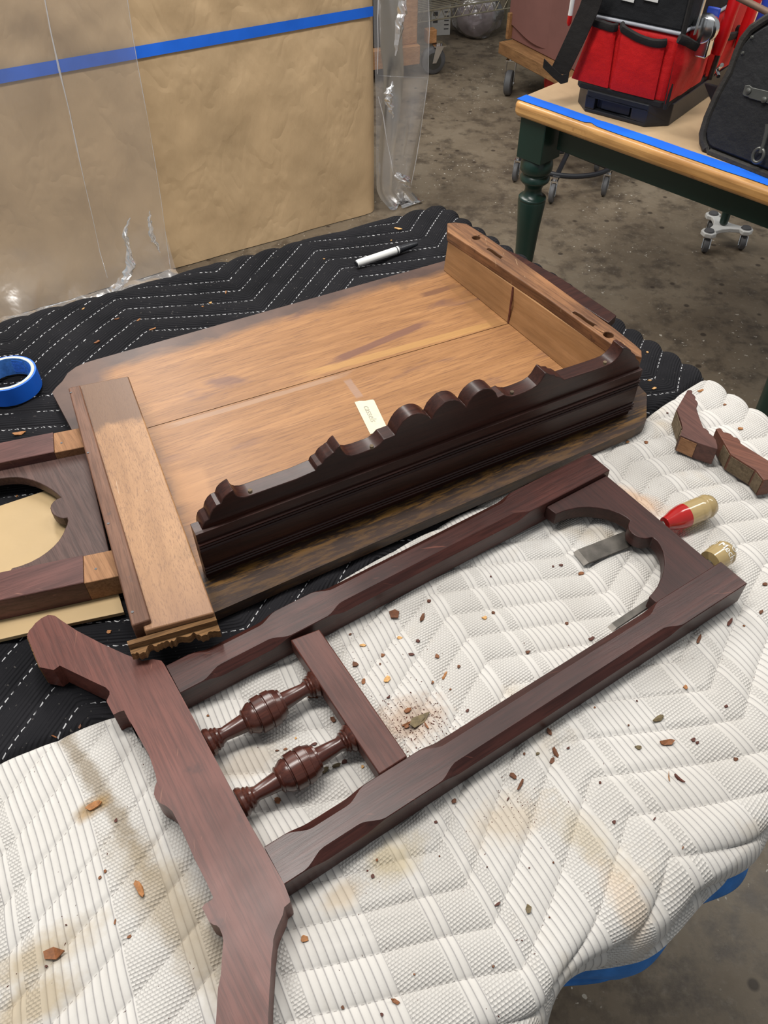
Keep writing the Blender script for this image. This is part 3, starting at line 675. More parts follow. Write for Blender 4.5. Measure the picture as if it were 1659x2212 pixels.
rail += crop(420, 1850, 5.925, [(1222, 540), (1225, 585), (1150, 650), (1130, 750), (1085, 850), (1045, 940), (1010, 1060), (1005, 1150), (985, 1300), (975, 1500), (960, 1700), (950, 1900), (940, 2145)])
rail += [(574, 2290), (560, 2330), (510, 2345), (462, 2325), (460, 2290)]
rail += crop(420, 1850, 5.925, [(275, 2145), (300, 1700), (340, 1500), (355, 1250), (370, 1080), (355, 1000), (320, 915), (285, 885), (240, 872), (190, 840), (140, 740), (97, 655), (130, 610), (220, 555), (240, 520), (210, 460), (150, 320), (0, 30)])
rail += crop(0, 1300, 2.37, [(985, 1290), (912, 1130), (882, 1072), (850, 1045), (818, 1030), (795, 1005), (788, 985), (792, 950), (803, 920), (795, 880), (762, 780), (710, 690), (662, 605)])
rail += crop(40, 1310, 4.148, [(1035, 1120), (1010, 1060), (945, 932), (900, 945), (850, 970), (790, 855), (790, 840), (815, 790), (815, 760), (780, 725), (650, 665), (370, 530), (315, 570), (250, 556), (190, 545), (130, 400)])
MB().prism([F(*q).xy[:] for q in rail], FZ0, FZ1).build('bottom_rail', m_rail, ro, .0015, ang=25)
for i_, j_ in ((0, -1), (-1, -2)):
    a, b = F(*rail[i_]), F(*rail[j_]); d = (b-a).normalized(); n = Vector((-d.y, d.x, 0)); n = n if n.dot(a-F(300, 1480)) > 0 else -n
    MB().prism([p.xy[:] for p in (a+d*.001, b-d*.001, b-d*.001+n*.0009, a+d*.001+n*.0009)], FZ0+.001, FZ1-.0015).build('bare_end', m_endgrain, ro, smooth=False)
def ctr(a, b): return (F(*a)+F(*b))/2
ua, ub = ctr((358.3, 1437.6), (389, 1497.3)), ctr((1272.1, 978.7), (1317.3, 1015.5))
la, lb_ = ctr((570.1, 1831.1), (613.5, 1908.9)), ctr((1556.3, 1213.6), (1614.2, 1260.1))
fd = ((ub-ua)+(lb_-la)).normalized(); fn = Vector((-fd.y, fd.x, 0))
wu = (F(1272.1, 978.7)-F(1317.3, 1015.5)).length; wl = (F(1556.3, 1213.6)-F(1614.2, 1260.1)).length
Lp = (ub-ua).length
def sal(px, py, a): return (F(px, py)-a).dot(fd)
sc1, sc2 = sal(660, 1370, ua), sal(712, 1326, ua)
post(MB(), ua+fd*.0003, ub, wu, FZ0, FZ1, [(.022, sc1-.012), (sc2-.004, sal(1150, 1105, ua))]).build('post', m_post, ro, ang=25)
sd1, sd2 = sal(790, 1690, la), sal(890, 1630, la)
post(MB(), la+fd*.0003, lb_, wl, FZ0, FZ1, [(.018, sd1-.002), (sd2+.006, sal(1425, 1300, la))]).build('post', m_post, ro, ang=25)
CB = [(627.1, 1382.1), (689.8, 1358.6), (880, 1633.5), (819, 1673)]
cbp = [F(x, y, FZ1-.004) for x, y in CB]
MB().prism([p.xy[:] for p in cbp], FZ0+.008, FZ1-.004).build('crossbar', m_cross, ro, .0012)
# arch panel
AZ0, AZ1 = .778, .7955
def Q(px, py): return at(px, py, AZ1)
arch = crop(1150, 960, 3.259, [(112, 452), (168, 490), (215, 470), (265, 455), (330, 443), (400, 440), (470, 447), (540, 460), (610, 485), (660, 512), (690, 535), (677, 555), (675, 575), (680, 600), (700, 625), (728, 645), (760, 658), (795, 663), (838, 655), (850, 655), (880, 680), (900, 712), (918, 750), (928, 795), (930, 840), (925, 885), (910, 935), (880, 1000), (850, 1040), (822, 1070), (862, 1106)])
ap = [Q(*q) for q in arch]
pu_, pl_ = ub-fn*0, lb_
inner_u = ub-fn*(wu/2) if fn.dot(lb_-ub) < 0 else ub+fn*(wu/2)
inner_l = lb_+fn*(wl/2) if fn.dot(lb_-ub) < 0 else lb_-fn*(wl/2)
eo0, eo1 = Q(1316.7, 1032.3), Q(1540.7, 1219.1)
side = 1 if fn.dot(lb_-ub) > 0 else -1
def snap(p, ref): return p+fn*((ref-p).dot(fn))
ap[0] = snap(ap[0], inner_u); ap[-1] = snap(ap[-1], inner_l)
eo0 = snap(eo0, inner_u); eo1 = snap(eo1, inner_l)
MB().prism([p.xy[:] for p in ap+[eo1, eo0]], AZ0, AZ1).build('arch_panel', m_arch, ro, .0008, ang=25)
# spindles
SZ = .7875
sprof = [(0, .0125), (.02, .0135), (.045, .0125), (.06, .0105), (.075, .0112), (.09, .0095), (.105, .0098), (.12, .0078), (.15, .0066), (.30, .0085), (.325, .0088), (.335, .0115), (.345, .0125), (.355, .0118), (.40, .0152), (.425, .0156), (.43, .0146), (.437, .0146), (.442, .0172), (.52, .0176), (.525, .0164), (.533, .0164), (.54, .0176), (.60, .0172), (.605, .0160), (.613, .0160), (.62, .0158), (.655, .0145), (.662, .0128), (.68, .0128), (.688, .0090), (.70, .0086), (.88, .0066), (.905, .0078), (.915, .0098), (.93, .0092), (.94, .0112), (.955, .0105), (.97, .0126), (.985, .0135), (1, .0125)]
rr0, rr1 = F(358.3, 1437.6), F(613.5, 1908.9); rd = (rr1-rr0).normalized()
x0, x1 = cbp[0], cbp[3]; xd = (x1-x0).normalized()
for pa_, pb_ in (((462, 1602), (676, 1476)), ((524, 1737), (752, 1592))):
    a, b = at(*pa_, SZ), at(*pb_, SZ); dd = fd
    mid = (a+b)/2
    def hit(p, d, o, e):
        n = Vector((-e.y, e.x, 0)); return p+d*((o-p).dot(n)/d.dot(n))
    a2, b2 = hit(mid, dd, rr0, rd), hit(mid, dd, x0, xd); a2.z = b2.z = SZ
    MB().lathe(a2, b2, [(t, r*1.0) for t, r in sprof], 28).build('spindle', m_spin, ro, ang=30)

# left frame, twin of the front one, on a cardboard sheet
cz = TZ+.001
cb = [at(x, y, cz+.005) for x, y in ((-150, 1142), (97, 1060), (180, 1034), (268, 1322), (130, 1351), (0, 1381), (-150, 1416))]
o = MB().prism([p.xy[:] for p in cb], cz, cz+.005).build('cardboard_sheet', m_card, smooth=False, bevel=.0005)
tag(o, 'tan corrugated cardboard sheet under the left frame', 'cardboard')
GZ0, GZ1 = cz+.0055, .807
def G(px, py, z=GZ1): return at(px, py, z)
rl = thing('furniture_frame', 'dark mahogany frame with bare notched ends, under the loose board at the left edge', 'furniture part', (*G(30, 1100).xy, GZ0))
for (a, b), (c, d), lap0, nm in ((((106, 935), (176, 927)), ((117.5, 975.7), (176, 968)), (112, 955), 'u'), (((21, 1234.6), (236, 1190)), ((0, 1297.8), (246, 1244)), (176, 1230), 'l')):
    dirv = (G(*b)-G(*a)).normalized() if nm == 'l' else (G(117.5, 975.7)-G(0, 999.5)).normalized()
    if nm == 'u':
        ci = (G(106, 935)+G(117.5, 975.7))/2; w_ = abs((G(106, 935)-G(117.5, 975.7)).dot(Vector((-dirv.y, dirv.x, 0)))); end = ci+dirv*.042; lap = ci+dirv*.002
    else:
        ci = (G(169.5, 1200.6)+G(181, 1258))/2; w_ = abs((G(169.5, 1200.6)-G(181, 1258)).dot(Vector((-dirv.y, dirv.x, 0)))); end = ci+dirv*.042; lap = ci+dirv*.002
    L_ = .56 if nm == 'u' else .60
    sta = ci-dirv*(L_-.07)
    ll = (lap-sta).length
    post(MB(), sta, lap, w_, GZ0, GZ1, [(.03, .15), (.19, ll-.085)]).build('post', m_lpost, rl, ang=25)
    n_ = Vector((-dirv.y, dirv.x, 0))*w_/2
    MB().prism([p.xy[:] for p in (lap-n_, end-n_, end+n_, lap+n_)], GZ0, min(GZ1-.0016, LZ-lt-.0005)).build('lap_joint', m_rawlap, rl, .0008)
    q = G(132, 955) if nm == 'u' else G(206, 1227)
    MB().lathe((q.x, q.y, GZ1-.003), (q.x, q.y, GZ1-.0012), [(0, .0014), (1, .0014)], 8).build('nail_hole', m_rubber, rl)
HZ0, HZ1 = GZ0+.006, GZ1-.012
def Hh(px, py): return at(px, py, HZ1)
la_ = crop(0, 900, 4.424, [(-260, 640), (-120, 602), (0, 588), (90, 578), (170, 577), (240, 588), (310, 606), (380, 634), (440, 665), (495, 698), (540, 732), (582, 772), (545, 785), (508, 812), (485, 845), (480, 872), (490, 908), (510, 935), (540, 954), (575, 966), (605, 970), (641, 963), (648, 990), (640, 1030), (600, 1122), (560, 1185), (510, 1240), (445, 1295), (380, 1340), (290, 1388), (200, 1423), (110, 1448), (96, 1482)])
pz = [Hh(*q) for q in la_]
tailp = [Hh(x, y) for x, y in ((24, 1262), (245, 1225), (177, 960), (0, 1000), (-60, 1020))]
MB().prism([p.xy[:] for p in pz+tailp[:0]+[Hh(24, 1245), Hh(239, 1205), Hh(184, 968), Hh(0, 1012), Hh(-60, 1028)]], HZ0, HZ1).build('arch_panel', m_larch, rl, .0008, ang=25)

# two loose brackets on the right
KZ0, KZ1 = TZ+.0015, TZ+.028
b1 = crop(1420, 820, 6.94, [(455, 155), (500, 150), (528, 168), (524, 195), (530, 212), (558, 235), (575, 262), (570, 295), (595, 320), (610, 350), (606, 378), (588, 412), (592, 445), (640, 590), (690, 718), (735, 738), (768, 768), (785, 810), (830, 838), (880, 900), (903, 985), (905, 1045), (620, 950), (345, 830), (380, 722), (365, 640), (290, 440)])
b2 = crop(1420, 820, 6.94, [(880, 735), (930, 722), (958, 732), (995, 785), (1060, 795), (1105, 815), (1148, 858), (1200, 870), (1235, 905), (1255, 955), (1300, 985), (1659, 1208), (1790, 1300), (1850, 1420), (1760, 1490), (1600, 1508), (1480, 1355), (1105, 1120), (1000, 940)])
for b_, lab_ in ((b1, 'small dark wooden scroll bracket with stepped edge, left of its reddish twin'), (b2, 'reddish wooden scroll bracket, cut off by the right edge of the photo')):
    rt = thing('scroll_bracket', lab_, 'bracket', (*at(*b_[0], KZ1).xy, KZ0), 'loose scroll brackets')
    MB().prism([at(*q, KZ1).xy[:] for q in b_], KZ0+.0005, KZ1).build('bracket', m_bracket if b_ is b1 else m_bracket2, rt, .0008, ang=25)
    for i_, j_ in (((22, 23), (23, 24), (24, 26)) if b_ is b1 else ((15, 16), (16, 17), (17, 18))):
        a, b = at(*b_[i_], KZ1), at(*b_[j_], KZ1); d = (b-a).normalized(); n = Vector((-d.y, d.x, 0)); m_ = sum((at(*q, KZ1) for q in b_), Vector())/len(b_)
        if n.dot(m_-a) > 0: n = -n
        MB().prism([p.xy[:] for p in (a+d*.0015, b-d*.0015, b-d*.0015+n*.0008, a+d*.0015+n*.0008)], KZ0+.002, KZ1-.0025).build('cut_face', m_cut if i_ != 22 else m_rawlap, rt, smooth=False)

# ------------------------------------------------------------------ chisels
def chisel(lab_, tip, neck, hstart, hend, bw, red, txt=None):
    zc = TZ+.0035
    a, b = at(*tip, zc), at(*neck, zc); d = (b-a).normalized(); n = Vector((-d.y, d.x, 0))
    h1, h0 = at(*hend, TZ+.0155), at(*hstart, TZ+.0155)
    root = thing('chisel', lab_, 'chisel', (*((a+h1)/2).xy, TZ+.001))
    mb = MB(); k = d*.006
    vs = [a-n*bw/2, a+n*bw/2, b+n*bw/2, b-n*bw/2]
    bot = [Vector((p.x, p.y, TZ+.0012)) for p in vs]; t0 = [vs[0]+k, vs[1]+k, vs[2], vs[3]]
    mb.add(bot+t0, [(3, 2, 1, 0), (4, 5, 6, 7), (0, 1, 5, 4), (1, 2, 6, 5), (2, 3, 7, 6), (3, 0, 4, 7)])
    mb.build('blade', m_steel, root, smooth=False)
    MB().tube([b-d*.001+Vector((0, 0, -.0005)), b+d*.006, h0.lerp(b, .35), h0], [bw*.42, .0042, .0042, .0045], 12, ry=.0020).build('shank', m_steel, root)
    hd = (h1-h0).normalized(); L = (h1-h0).length; R_ = .0142
    if red:
        f = red
        MB().lathe(h0, h0+hd*L*f, [(0, .0078), (.12, .0084), (.45, .0118), (.8, R_*.985), (1, R_)], 28).build('ferrule', m_redac, root, ang=50)['label'] = 'red translucent front of the handle'
    else: f = 0
    MB().lathe(h0+hd*(L*f+.0001), h1, [(0, R_*.9 if not red else R_), (.50, R_), (.62, R_), (.66, R_*.93), (.70, R_*.93), (.74, R_), (.82, R_), (.86, R_*.94), (.90, R_*.92), (.97, R_*.84), (1, R_*.62)], 28).build('handle', m_amber, root, ang=50)['label'] = 'amber translucent handle'
    if txt:
        vs, fs = text_mesh(txt, .0115, 0); c0 = h0.lerp(h1, .60); up = Vector((0, 0, 1)); sd_ = hd.cross(up)
        mb = MB(); w = []
        for v in vs:
            th = v.x/R_*.95-.15; w.append(c0+hd*v.y+(up*math.cos(th)+sd_*math.sin(th))*(R_+.00035))
        mb.add(w, fs); mb.build('lettering', m_white, root, smooth=False, recalc=False)
        cr = [c0+hd*(.0085+.0032*math.sin(q))+(up*math.cos(.55+.0032*math.cos(q)/R_)+sd_*math.sin(.55+.0032*math.cos(q)/R_))*(R_+.0004) for q in [2*PI*k/20 for k in range(20)]]
        MB().tube(cr, .00035, 5, True).build('lettering', m_white, root)
chisel('wide steel chisel with red and amber handle lying under the arch of the frame', (1250, 1205), (1388, 1151), (1436, 1131.5), (1537, 1089), .021, .42)
chisel('narrow steel chisel with amber lettered handle beside the frame corner', (1318, 1357), (1420, 1289), (1534, 1214), (1572, 1189), .0072, 0, 'eal Mech')

# ------------------------------------------------------------------ tape roll and marker
tz = TZ+.028
tc = at(12, 805, tz); rr = (at(77.5, 795, tz)-tc).length
tr = thing('tape_roll', 'nearly used up roll of blue painter\'s tape on the black blanket', 'tape', (tc.x, tc.y, TZ+.0005))
MB().ring((tc.x, tc.y, 0), rr, rr-.0022, TZ+.0008, tz-.0006).build('tape', m_blue, tr, .0004)
MB().ring((tc.x, tc.y, 0), rr-.0023, rr-.0062, TZ+.0005, tz).build('core', m_cream, tr, .0004)['label'] = 'cream cardboard core'
MB().ring((tc.x, tc.y, 0), rr-.0063, rr-.0067, TZ+.001, tz-.0003).build('core_lining', m_blue_l, tr)['label'] = 'printed light blue lining of the core'
mb = MB()
for k in range(9):
    for s in (0, 1):
        a0, a1 = (1.18, 1.72) if s == 0 else (.62, 1.10)
        zz = TZ+.005+k*.0023; r_ = rr-.00675
        pts = [(tc.x+r_*math.cos(a0+(a1-a0)*i/14), tc.y+r_*math.sin(a0+(a1-a0)*i/14), zz) for i in range(15)]
        mb.tube(pts, .00032, 4)
mb.build('printed_lines', m_blue, tr)
mz = TZ+.0075
m0, m1 = at(770, 570, mz), at(901, 526, mz); mp = thing('marker_pen', 'white marker pen with black cap near the back edge of the black blanket', 'pen', (*((m0+m1)/2).xy, TZ+.001))
MB().lathe(m0, m0.lerp(m1, .685), [(0, .0050), (.02, .0058), (.1, .0062), (1, .0062)], 20).build('barrel', m_white, mp)
MB().lathe(m0.lerp(m1, .68), m1, [(0, .0066), (.08, .0068), (.1, .0060), (.6, .0054), (.95, .0040), (1, .0030)], 20).build('cap', m_black, mp)
MB().lathe(m0.lerp(m1, -.012), m0.lerp(m1, .012), [(0, .0045), (1, .0052)], 16).build('end_plug', m_black, mp)
MB().lathe(m0.lerp(m1, .64), m0.lerp(m1, .655), [(0, .00635), (1, .00635)], 20).build('band', m_black, mp)

# ------------------------------------------------------------------ paper-wrapped crate, tape and plastic sheets behind the table
po = at(812, 455, 0); pd = azd(59.3); pn = Vector((pd.y, -pd.x, 0))       # pn points to the camera side
pn = pn if pn.y < 0 else -pn
def paper_pt(px, py, off=0): return onplane(px, py, po+pn*off, pn)
ns, nzv = 170, 130
S_ = np.linspace(-1.75, 0, ns)[:, None]*np.ones((1, nzv)); Zv = np.ones((ns, 1))*np.linspace(.003, 1.25, nzv)[None, :]
def wr(S, Z):
    w = .020*(nz(S, Z, 3.2, 1)-.5)+.012*(nz(S*1.0+Z*.8, Z*.35-S*.5, 6, 2)-.5)+.006*(nz(S-Z*.9, Z*.4+S, 9, 5)-.5)+.003*(nz(S, Z, 16, 3)-.5)+.001*(nz(S, Z, 40, 6)-.5)
    return w
w = wr(S_, Zv)*np.clip(Zv*6+.25, 0, 1)*np.clip(-S_*8+.25, 0, 1); bulge = .012*np.sin(np.clip(Zv/1.2, 0, 1)*PI)
up = np.clip((Zv-.70)*9, 0, 1); w = w+up*(.030*np.abs(nz(S_*1.6+Zv*1.2, Zv-S_*.4, 5, 8)-.5)+.012*(nz(S_-Zv, Zv, 11, 4)-.5)); w = w+.012*np.exp(-(Zv/.05)**2)*(nz(S_, Zv, 9, 12)-.3)
cr = np.clip(-S_/.03, 0, 1); ofs = .004+w+bulge-(1-cr)**2*.02
X = np.stack([po.x+pd.x*S_+pn.x*ofs, po.y+pd.y*S_+pn.y*ofs, Zv], -1)
crate = thing('wrapped_crate', 'tall crate wrapped in crumpled brown kraft paper standing behind the table', 'crate', (*(po-pd*.87-pn*.2).xy, 0))
MB().grid(X).build('paper_wrap', m_kraft, crate, recalc=False, ang=180)
q = po-pn*.035
MB().obox(q-pd*1.72+Vector((0, 0, .002)), pd*1.70, -pn*.40, (0, 0, 1.22)).build('crate_body', m_kraft, crate, .01)
# blue tape across the paper
lo_, hi_ = [], []
for i in range(61):
    f = i/60; pxx = -420+f*(806+420)
    a = 178-(pxx/806)*146+3.0; b = 151-(pxx/806)*137-1.0
    for L_, yy in ((lo_, a), (hi_, b)):
        c = paper_pt(pxx, yy, .012); sv = (c-po).dot(pd); wv = float((wr(np.array([[sv]]), np.array([[c.z]]))+.012*math.sin(min(1, c.z/1.2)*PI)).item())
        L_.append(paper_pt(pxx, yy, .0115+wv+max(0, min(1, (c.z-.70)*9))*.004))
mb = MB(); mb.add(lo_+hi_, [(i, i+1, 61+i+1, 61+i) for i in range(60)])
MB.build(mb, 'masking_tape_strip', m_blue, crate, recalc=False, ang=180)['label'] = 'long strip of blue masking tape across the paper'
# plastic film left
def film(name, left, right, nrow, ncol, fn_, mat, lab_):
    X = np.zeros((nrow, ncol, 3))
    for i in range(nrow):
        f = i/(nrow-1); a, b = left(f), right(f)
        for j in range(ncol):
            g = j/(ncol-1); p = fn_(f, g, a.lerp(b, g)); X[i, j] = p
    o = MB().grid(X).build(name, mat, recalc=False, ang=180); return tag(o, lab_, 'plastic sheet')
FO = .062
def L1(f): return paper_pt(-160, -380+f*1065, FO)
def R1(f): return paper_pt(272-53+f*153, -380+f*982, FO)
def fnl(f, g, p):
    k = .006*math.sin(f*5+g*9)+.004*noise.noise(Vector((f*5, g*4, 1)))
    bt = max(0, (f-.86)/.14)
    k += bt*bt*(.07+.035*math.sin(g*11+f*4)+.02*noise.noise(Vector((f*14, g*8, 3)))) + .012*noise.noise(Vector((f*9, g*12, 5)))*max(0, g-.55)*max(0, f-.6)*4.5
    q = p+pn*k; q.z = max(q.z, .012+.006*noise.noise(Vector((f*20, g*9, 2))))
    return q
fl = film('plastic_sheet', L1, R1, 90, 70, fnl, m_film, 'clear plastic sheet hanging over the left part of the kraft paper')
def streak(pts, wd, off, name, par, mat):
    crum = name == 'wrinkle'; mb = MB(); n = len(pts); vs = []; nc_ = 6 if crum else 2; rr_ = random.Random(len(s_cnt)); s_cnt.append(1)
    rows = (n-1)*(5 if crum else 2)+1
    for i in range(rows):
        f = i/(rows-1)*(n-1); k = min(int(f), n-2); f -= k
        px = pts[k][0]*(1-f)+pts[k+1][0]*f; py = pts[k][1]*(1-f)+pts[k+1][1]*f; w_ = wd[k]*(1-f)+wd[k+1]*f
        if crum: px += rr_.uniform(-2.5, 2.5)
        else: w_ *= .6*rr_.uniform(.5, 1.3)
        c = onplane(px, py, po+pn*off, pn)
        for j in range(nc_+1):
            g = j/nc_-.5; h_ = w_*.5*(1-4*g*g)+(rr_.uniform(-.004, .004)*min(1, w_/.02) if crum else 0)
            vs.append(c+pd*w_*g+pn*h_)
    m_ = nc_+1
    mb.add(vs, [(i*m_+j, i*m_+j+1, i*m_+m_+j+1, i*m_+m_+j) for i in range(rows-1) for j in range(nc_)])
    return mb.build(name, mat, par, recalc=False, ang=180, smooth=not crum)
s_cnt = []
o = streak([(28, -380), (90, -40), (108, 60), (128, 150), (150, 240), (166, 318), (185, 405), (200, 470), (216, 545), (232, 600)], [.005, .008, .007, .010, .006, .006, .004, .003, .003, .002], FO+.008, 'fold_crease', fl, m_filmedge)
o['label'] = 'white fold line running down the sheet'
o = streak([(216, -380), (271, -30), (287, 80), (303, 170), (318, 250), (334, 345), (349, 440), (361, 530), (372, 604)], [.0035]*9, FO+.004, 'sheet_edge', fl, m_filmedge)
for pts, wd in (([(279, 470), (268, 505), (277, 535), (283, 570), (268, 605), (245, 625)], [.004, .020, .012, .035, .045, .03]), ([(325, 455), (322, 480), (330, 515), (345, 545)], [.003, .014, .018, .004]), ([(170, 650), (200, 640), (228, 640), (262, 632)], [.01, .03, .04, .02]), ([(0, 690), (80, 668), (160, 645)], [.006, .008, .006])):
    streak(pts, wd, FO+.02+(.06 if pts[0][1] > 600 else 0), 'wrinkle', fl, m_bag)
# film spread on the floor in front of the crate
X = np.zeros((24, 60, 3))
for i in range(24):
    for j in range(60):
        f, g = i/23, j/59; a = paper_pt(-160+g*535, 0, FO); b = po+pd*(-1.5+g*.66)+pn*(FO+.01+f*.16)
        b.z = .008+.018*abs(noise.noise(Vector((f*4, g*11, 7))))+.03*(1-f)**3; X[i, j] = b
tag(MB().grid(X).build('plastic_sheet', m_film2, recalc=False, ang=180), 'crumpled clear plastic film lying on the floor along the crate foot, left side', 'plastic sheet')
# plastic film right, hanging past the crate's edge to the floor
FR = [(-380, 800, 918), (-40, 806, 925), (0, 806, 927), (60, 807, 929), (120, 809, 927), (166, 810, 926), (215, 812, 920), (280, 812, 909), (340, 812, 900), (390, 813, 891), (412, 814, 888), (430, 822, 905), (445, 836, 918), (458, 848, 906), (468, 856, 872)]
def frow(f):
    y = -380+f*848; return y, np.interp(y, [r[0] for r in FR], [r[1] for r in FR]), np.interp(y, [r[0] for r in FR], [r[2] for r in FR])
nr, nc = 120, 44; X = np.zeros((nr, nc, 3))
for i in range(nr):
    f = i/(nr-1); y_, xa, xb = frow(f)
    for j in range(nc):
        g = j/(nc-1); k = .03+.02*math.sin(g*7+f*2)+.016*noise.noise(Vector((g*2.5, f*4, 9)))+.003*noise.noise(Vector((g*6, f*9, 4)))
        p = onplane(xa+(xb-xa)*g, y_, po+pn*k, pn); p.z = max(p.z, .006+.01*abs(noise.noise(Vector((g*7, f*30, 4))))); X[i, j] = p
fr_ = tag(MB().grid(X).build('plastic_sheet', m_film2, recalc=False, ang=180), 'hazy clear plastic sheet hanging from the right edge of the kraft paper to the floor', 'plastic sheet')
def strk(pts, wd, nm, mt): return streak(pts, wd, .085, nm, fr_, mt)
strk([(819, -30), (816, 40), (817, 100), (815, 160)], [.010, .007, .009, .004], 'fold_crease', m_filmedge)
strk([(918, -370), (925, -30), (928, 60), (925, 120), (925, 166), (917, 225), (908, 290), (899, 345), (888, 400)], [.003, .002, .005, .003, .004, .006, .003, .008, .004], 'sheet_edge', m_filmedge)
strk([(817, 163), (850, 165), (890, 167), (925, 168)], [.0025, .006, .003, .003], 'fold_crease', m_filmedge)
strk([(817, 208), (828, 250), (836, 305), (846, 350), (850, 375)], [.005, .010, .006, .010, .003], 'fold_crease', m_filmedge)
strk([(860, -30), (870, 20), (862, 60), (856, 120)], [.02, .035, .03, .006], 'wrinkle', m_bag); strk([(848, 175), (838, 200), (842, 230), (850, 255)], [.004, .03, .025, .004], 'wrinkle', m_bag)
strk([(855, 372), (870, 385), (885, 405)], [.012, .06, .012], 'wrinkle', m_bag)

# ------------------------------------------------------------------ casters and things on the floor at the back
def caster(parent, c, r, a, w=.024, top=None, tire=m_rubber, h=None):
    """swivel caster: wheel centre c above the floor, rolling along angle a"""
    c = Vector(c); d = Vector((math.cos(a), math.sin(a), 0)); n = Vector((-d.y, d.x, 0))
    k = MB().lathe(c-n*w/2, c+n*w/2, [(0, r*.86), (.12, r*.97), (.3, r), (.7, r), (.88, r*.97), (1, r*.86)], 28).build('caster_wheel', tire, parent)
    MB().lathe(c-n*w*.56, c+n*w*.56, [(0, r*.25), (.04, r*.62), (.96, r*.62), (1, r*.25)], 20).build('wheel_hub', m_gun, k)
    MB().lathe(c-n*w*.75, c+n*w*.75, [(0, .005), (1, .005)], 8).build('axle', m_chrome, k)
    h = h or r*2.35
    f = MB()
    for s in (-1, 1):
        o = c+n*s*w*.66-n*.0012
        f.extr([o-d*.010+Vector((0, 0, -.008)), o+d*.010+Vector((0, 0, -.008)), o+d*(r*.75)+Vector((0, 0, h-c.z-.004)), o-d*(-r*.1)+Vector((0, 0, h-c.z-.004))], n*.0024)
    t = c+d*r*.45; f.cbox((t.x, t.y, h-.0035), r*1.0, w*1.5, .004, a); f.lathe((t.x, t.y, h-.002), (t.x, t.y, h+.010), [(0, r*.3), (1, r*.3)], 14)
    f.build('caster_fork', m_chrome, parent)
# dolly on the right
DZ = .215
dA, dB = at(1078, 90, DZ), at(1185, 146, DZ); dd_ = (dB-dA).normalized(); dn = Vector((-dd_.y, dd_.x, 0)); dn = dn if dn.y > 0 else -dn
dl = thing('wooden_dolly', 'low wooden dolly on grey casters at the back, behind the green table', 'dolly', (*(dA+dd_*.3+dn*.25).xy, 0))
MB().obox(dA+Vector((0, 0, -.05)), dd_*.85, dn*.16, (0, 0, .05)).build('deck_board', m_deck, dl, .003)
MB().obox(dA+dn*.18+Vector((0, 0, -.05)), dd_*.85, dn*.34, (0, 0, .05)).build('deck_board', m_deck, dl, .003)
q = at(1091, 84, DZ); MB().obox(q+Vector((0, 0, .0005)), dd_*.018, dn*.04, (0, 0, .11)).build('upright_post', m_deck, dl, .002)
for s, t in ((.07, .04), (.75, .04), (.07, .44), (.75, .44)):
    p = dA+dd_*s+dn*t; caster(dl, (p.x-.01, p.y-.02, .0555), .0545, 1.25, .034, h=.154)
# wrapped thing standing on the dolly
ns_, nz_ = 40, 30; mo = at(1099, 63, DZ+.035); mo.z = DZ
X = np.zeros((nz_, ns_*2, 3))
for i in range(nz_):
    for j in range(ns_*2):
        z = .02+(.75)*i/(nz_-1)
        if j < ns_: g = j/(ns_-1); p = mo+dd_*(g*.62)-dn*(.015*math.sin(g*7)*(1-i/nz_)+.004)
        else: g = (j-ns_)/(ns_-1); p = mo+dd_*.62+dn*(g*.3)
        ln = (z-.02)*.03
        z0 = .012*math.sin(g*9+1)-(.03*g if j < ns_ else .03); X[i, j] = (p.x, p.y, DZ+.035+z0*(1-i/nz_)+z*.92)
mw = thing('wrapped_parcel', 'mauve paper wrapped parcel standing on the wooden dolly', 'parcel', (*(mo+dd_*.3+dn*.1).xy, DZ+.001))
MB().grid(X).build('paper_cover', m_mauve, mw, recalc=False, ang=180)
MB().obox(mo+dd_*.006+Vector((0, 0, .0015)), dd_*.61, dn*.29, (0, 0, .74)).build('parcel_body', m_mauve, mw, .004)
# cart seen through the plastic
CZ = .15
cA, cB = at(800, 112, CZ), at(908, 98, CZ); cdx = (cB-cA).normalized(); cn = Vector((-cdx.y, cdx.x, 0)); cn = cn if cn.y > 0 else -cn
ct = thing('wooden_cart', 'orange plywood cart with a grey caster behind the hanging plastic', 'cart', (*(cA+cdx*.1+cn*.2).xy, 0))
cB2 = cB
MB().obox(cA-cdx*.25+Vector((0, 0, -.085)), cdx*((cB2-cA).length+.25), cn*.26, (0, 0, .085)).build('deck', m_orange, ct, .003)
MB().obox(cB2-cdx*.085+cn*.03+Vector((0, 0, .0005)), cdx*.08, cn*.20, (0, 0, .9)).build('upright_panel', m_orange, ct, .003)
p = at(934, 159, 0); caster(ct, (p.x, p.y, .064), .0635, .25, .04, h=.135)
p2 = p-cdx*.45; caster(ct, (p2.x, p2.y, .064), .0635, .25, .04, h=.135)
MB().obox(p+Vector((-.03, .0, .1365)), cdx*.05, cn*.05, (0, 0, .06)).build('corner_bracket', m_orange, ct, .003)
q = cA-cdx*.02+cn*.04
o = MB().obox(q+Vector((0, 0, .0015)), cdx*.16, cn*.16, (0, 0, .34)).build('tool_case', m_black, bevel=.01)
tag(o, 'dark tool case on the cart, seen through the hanging plastic', 'case')
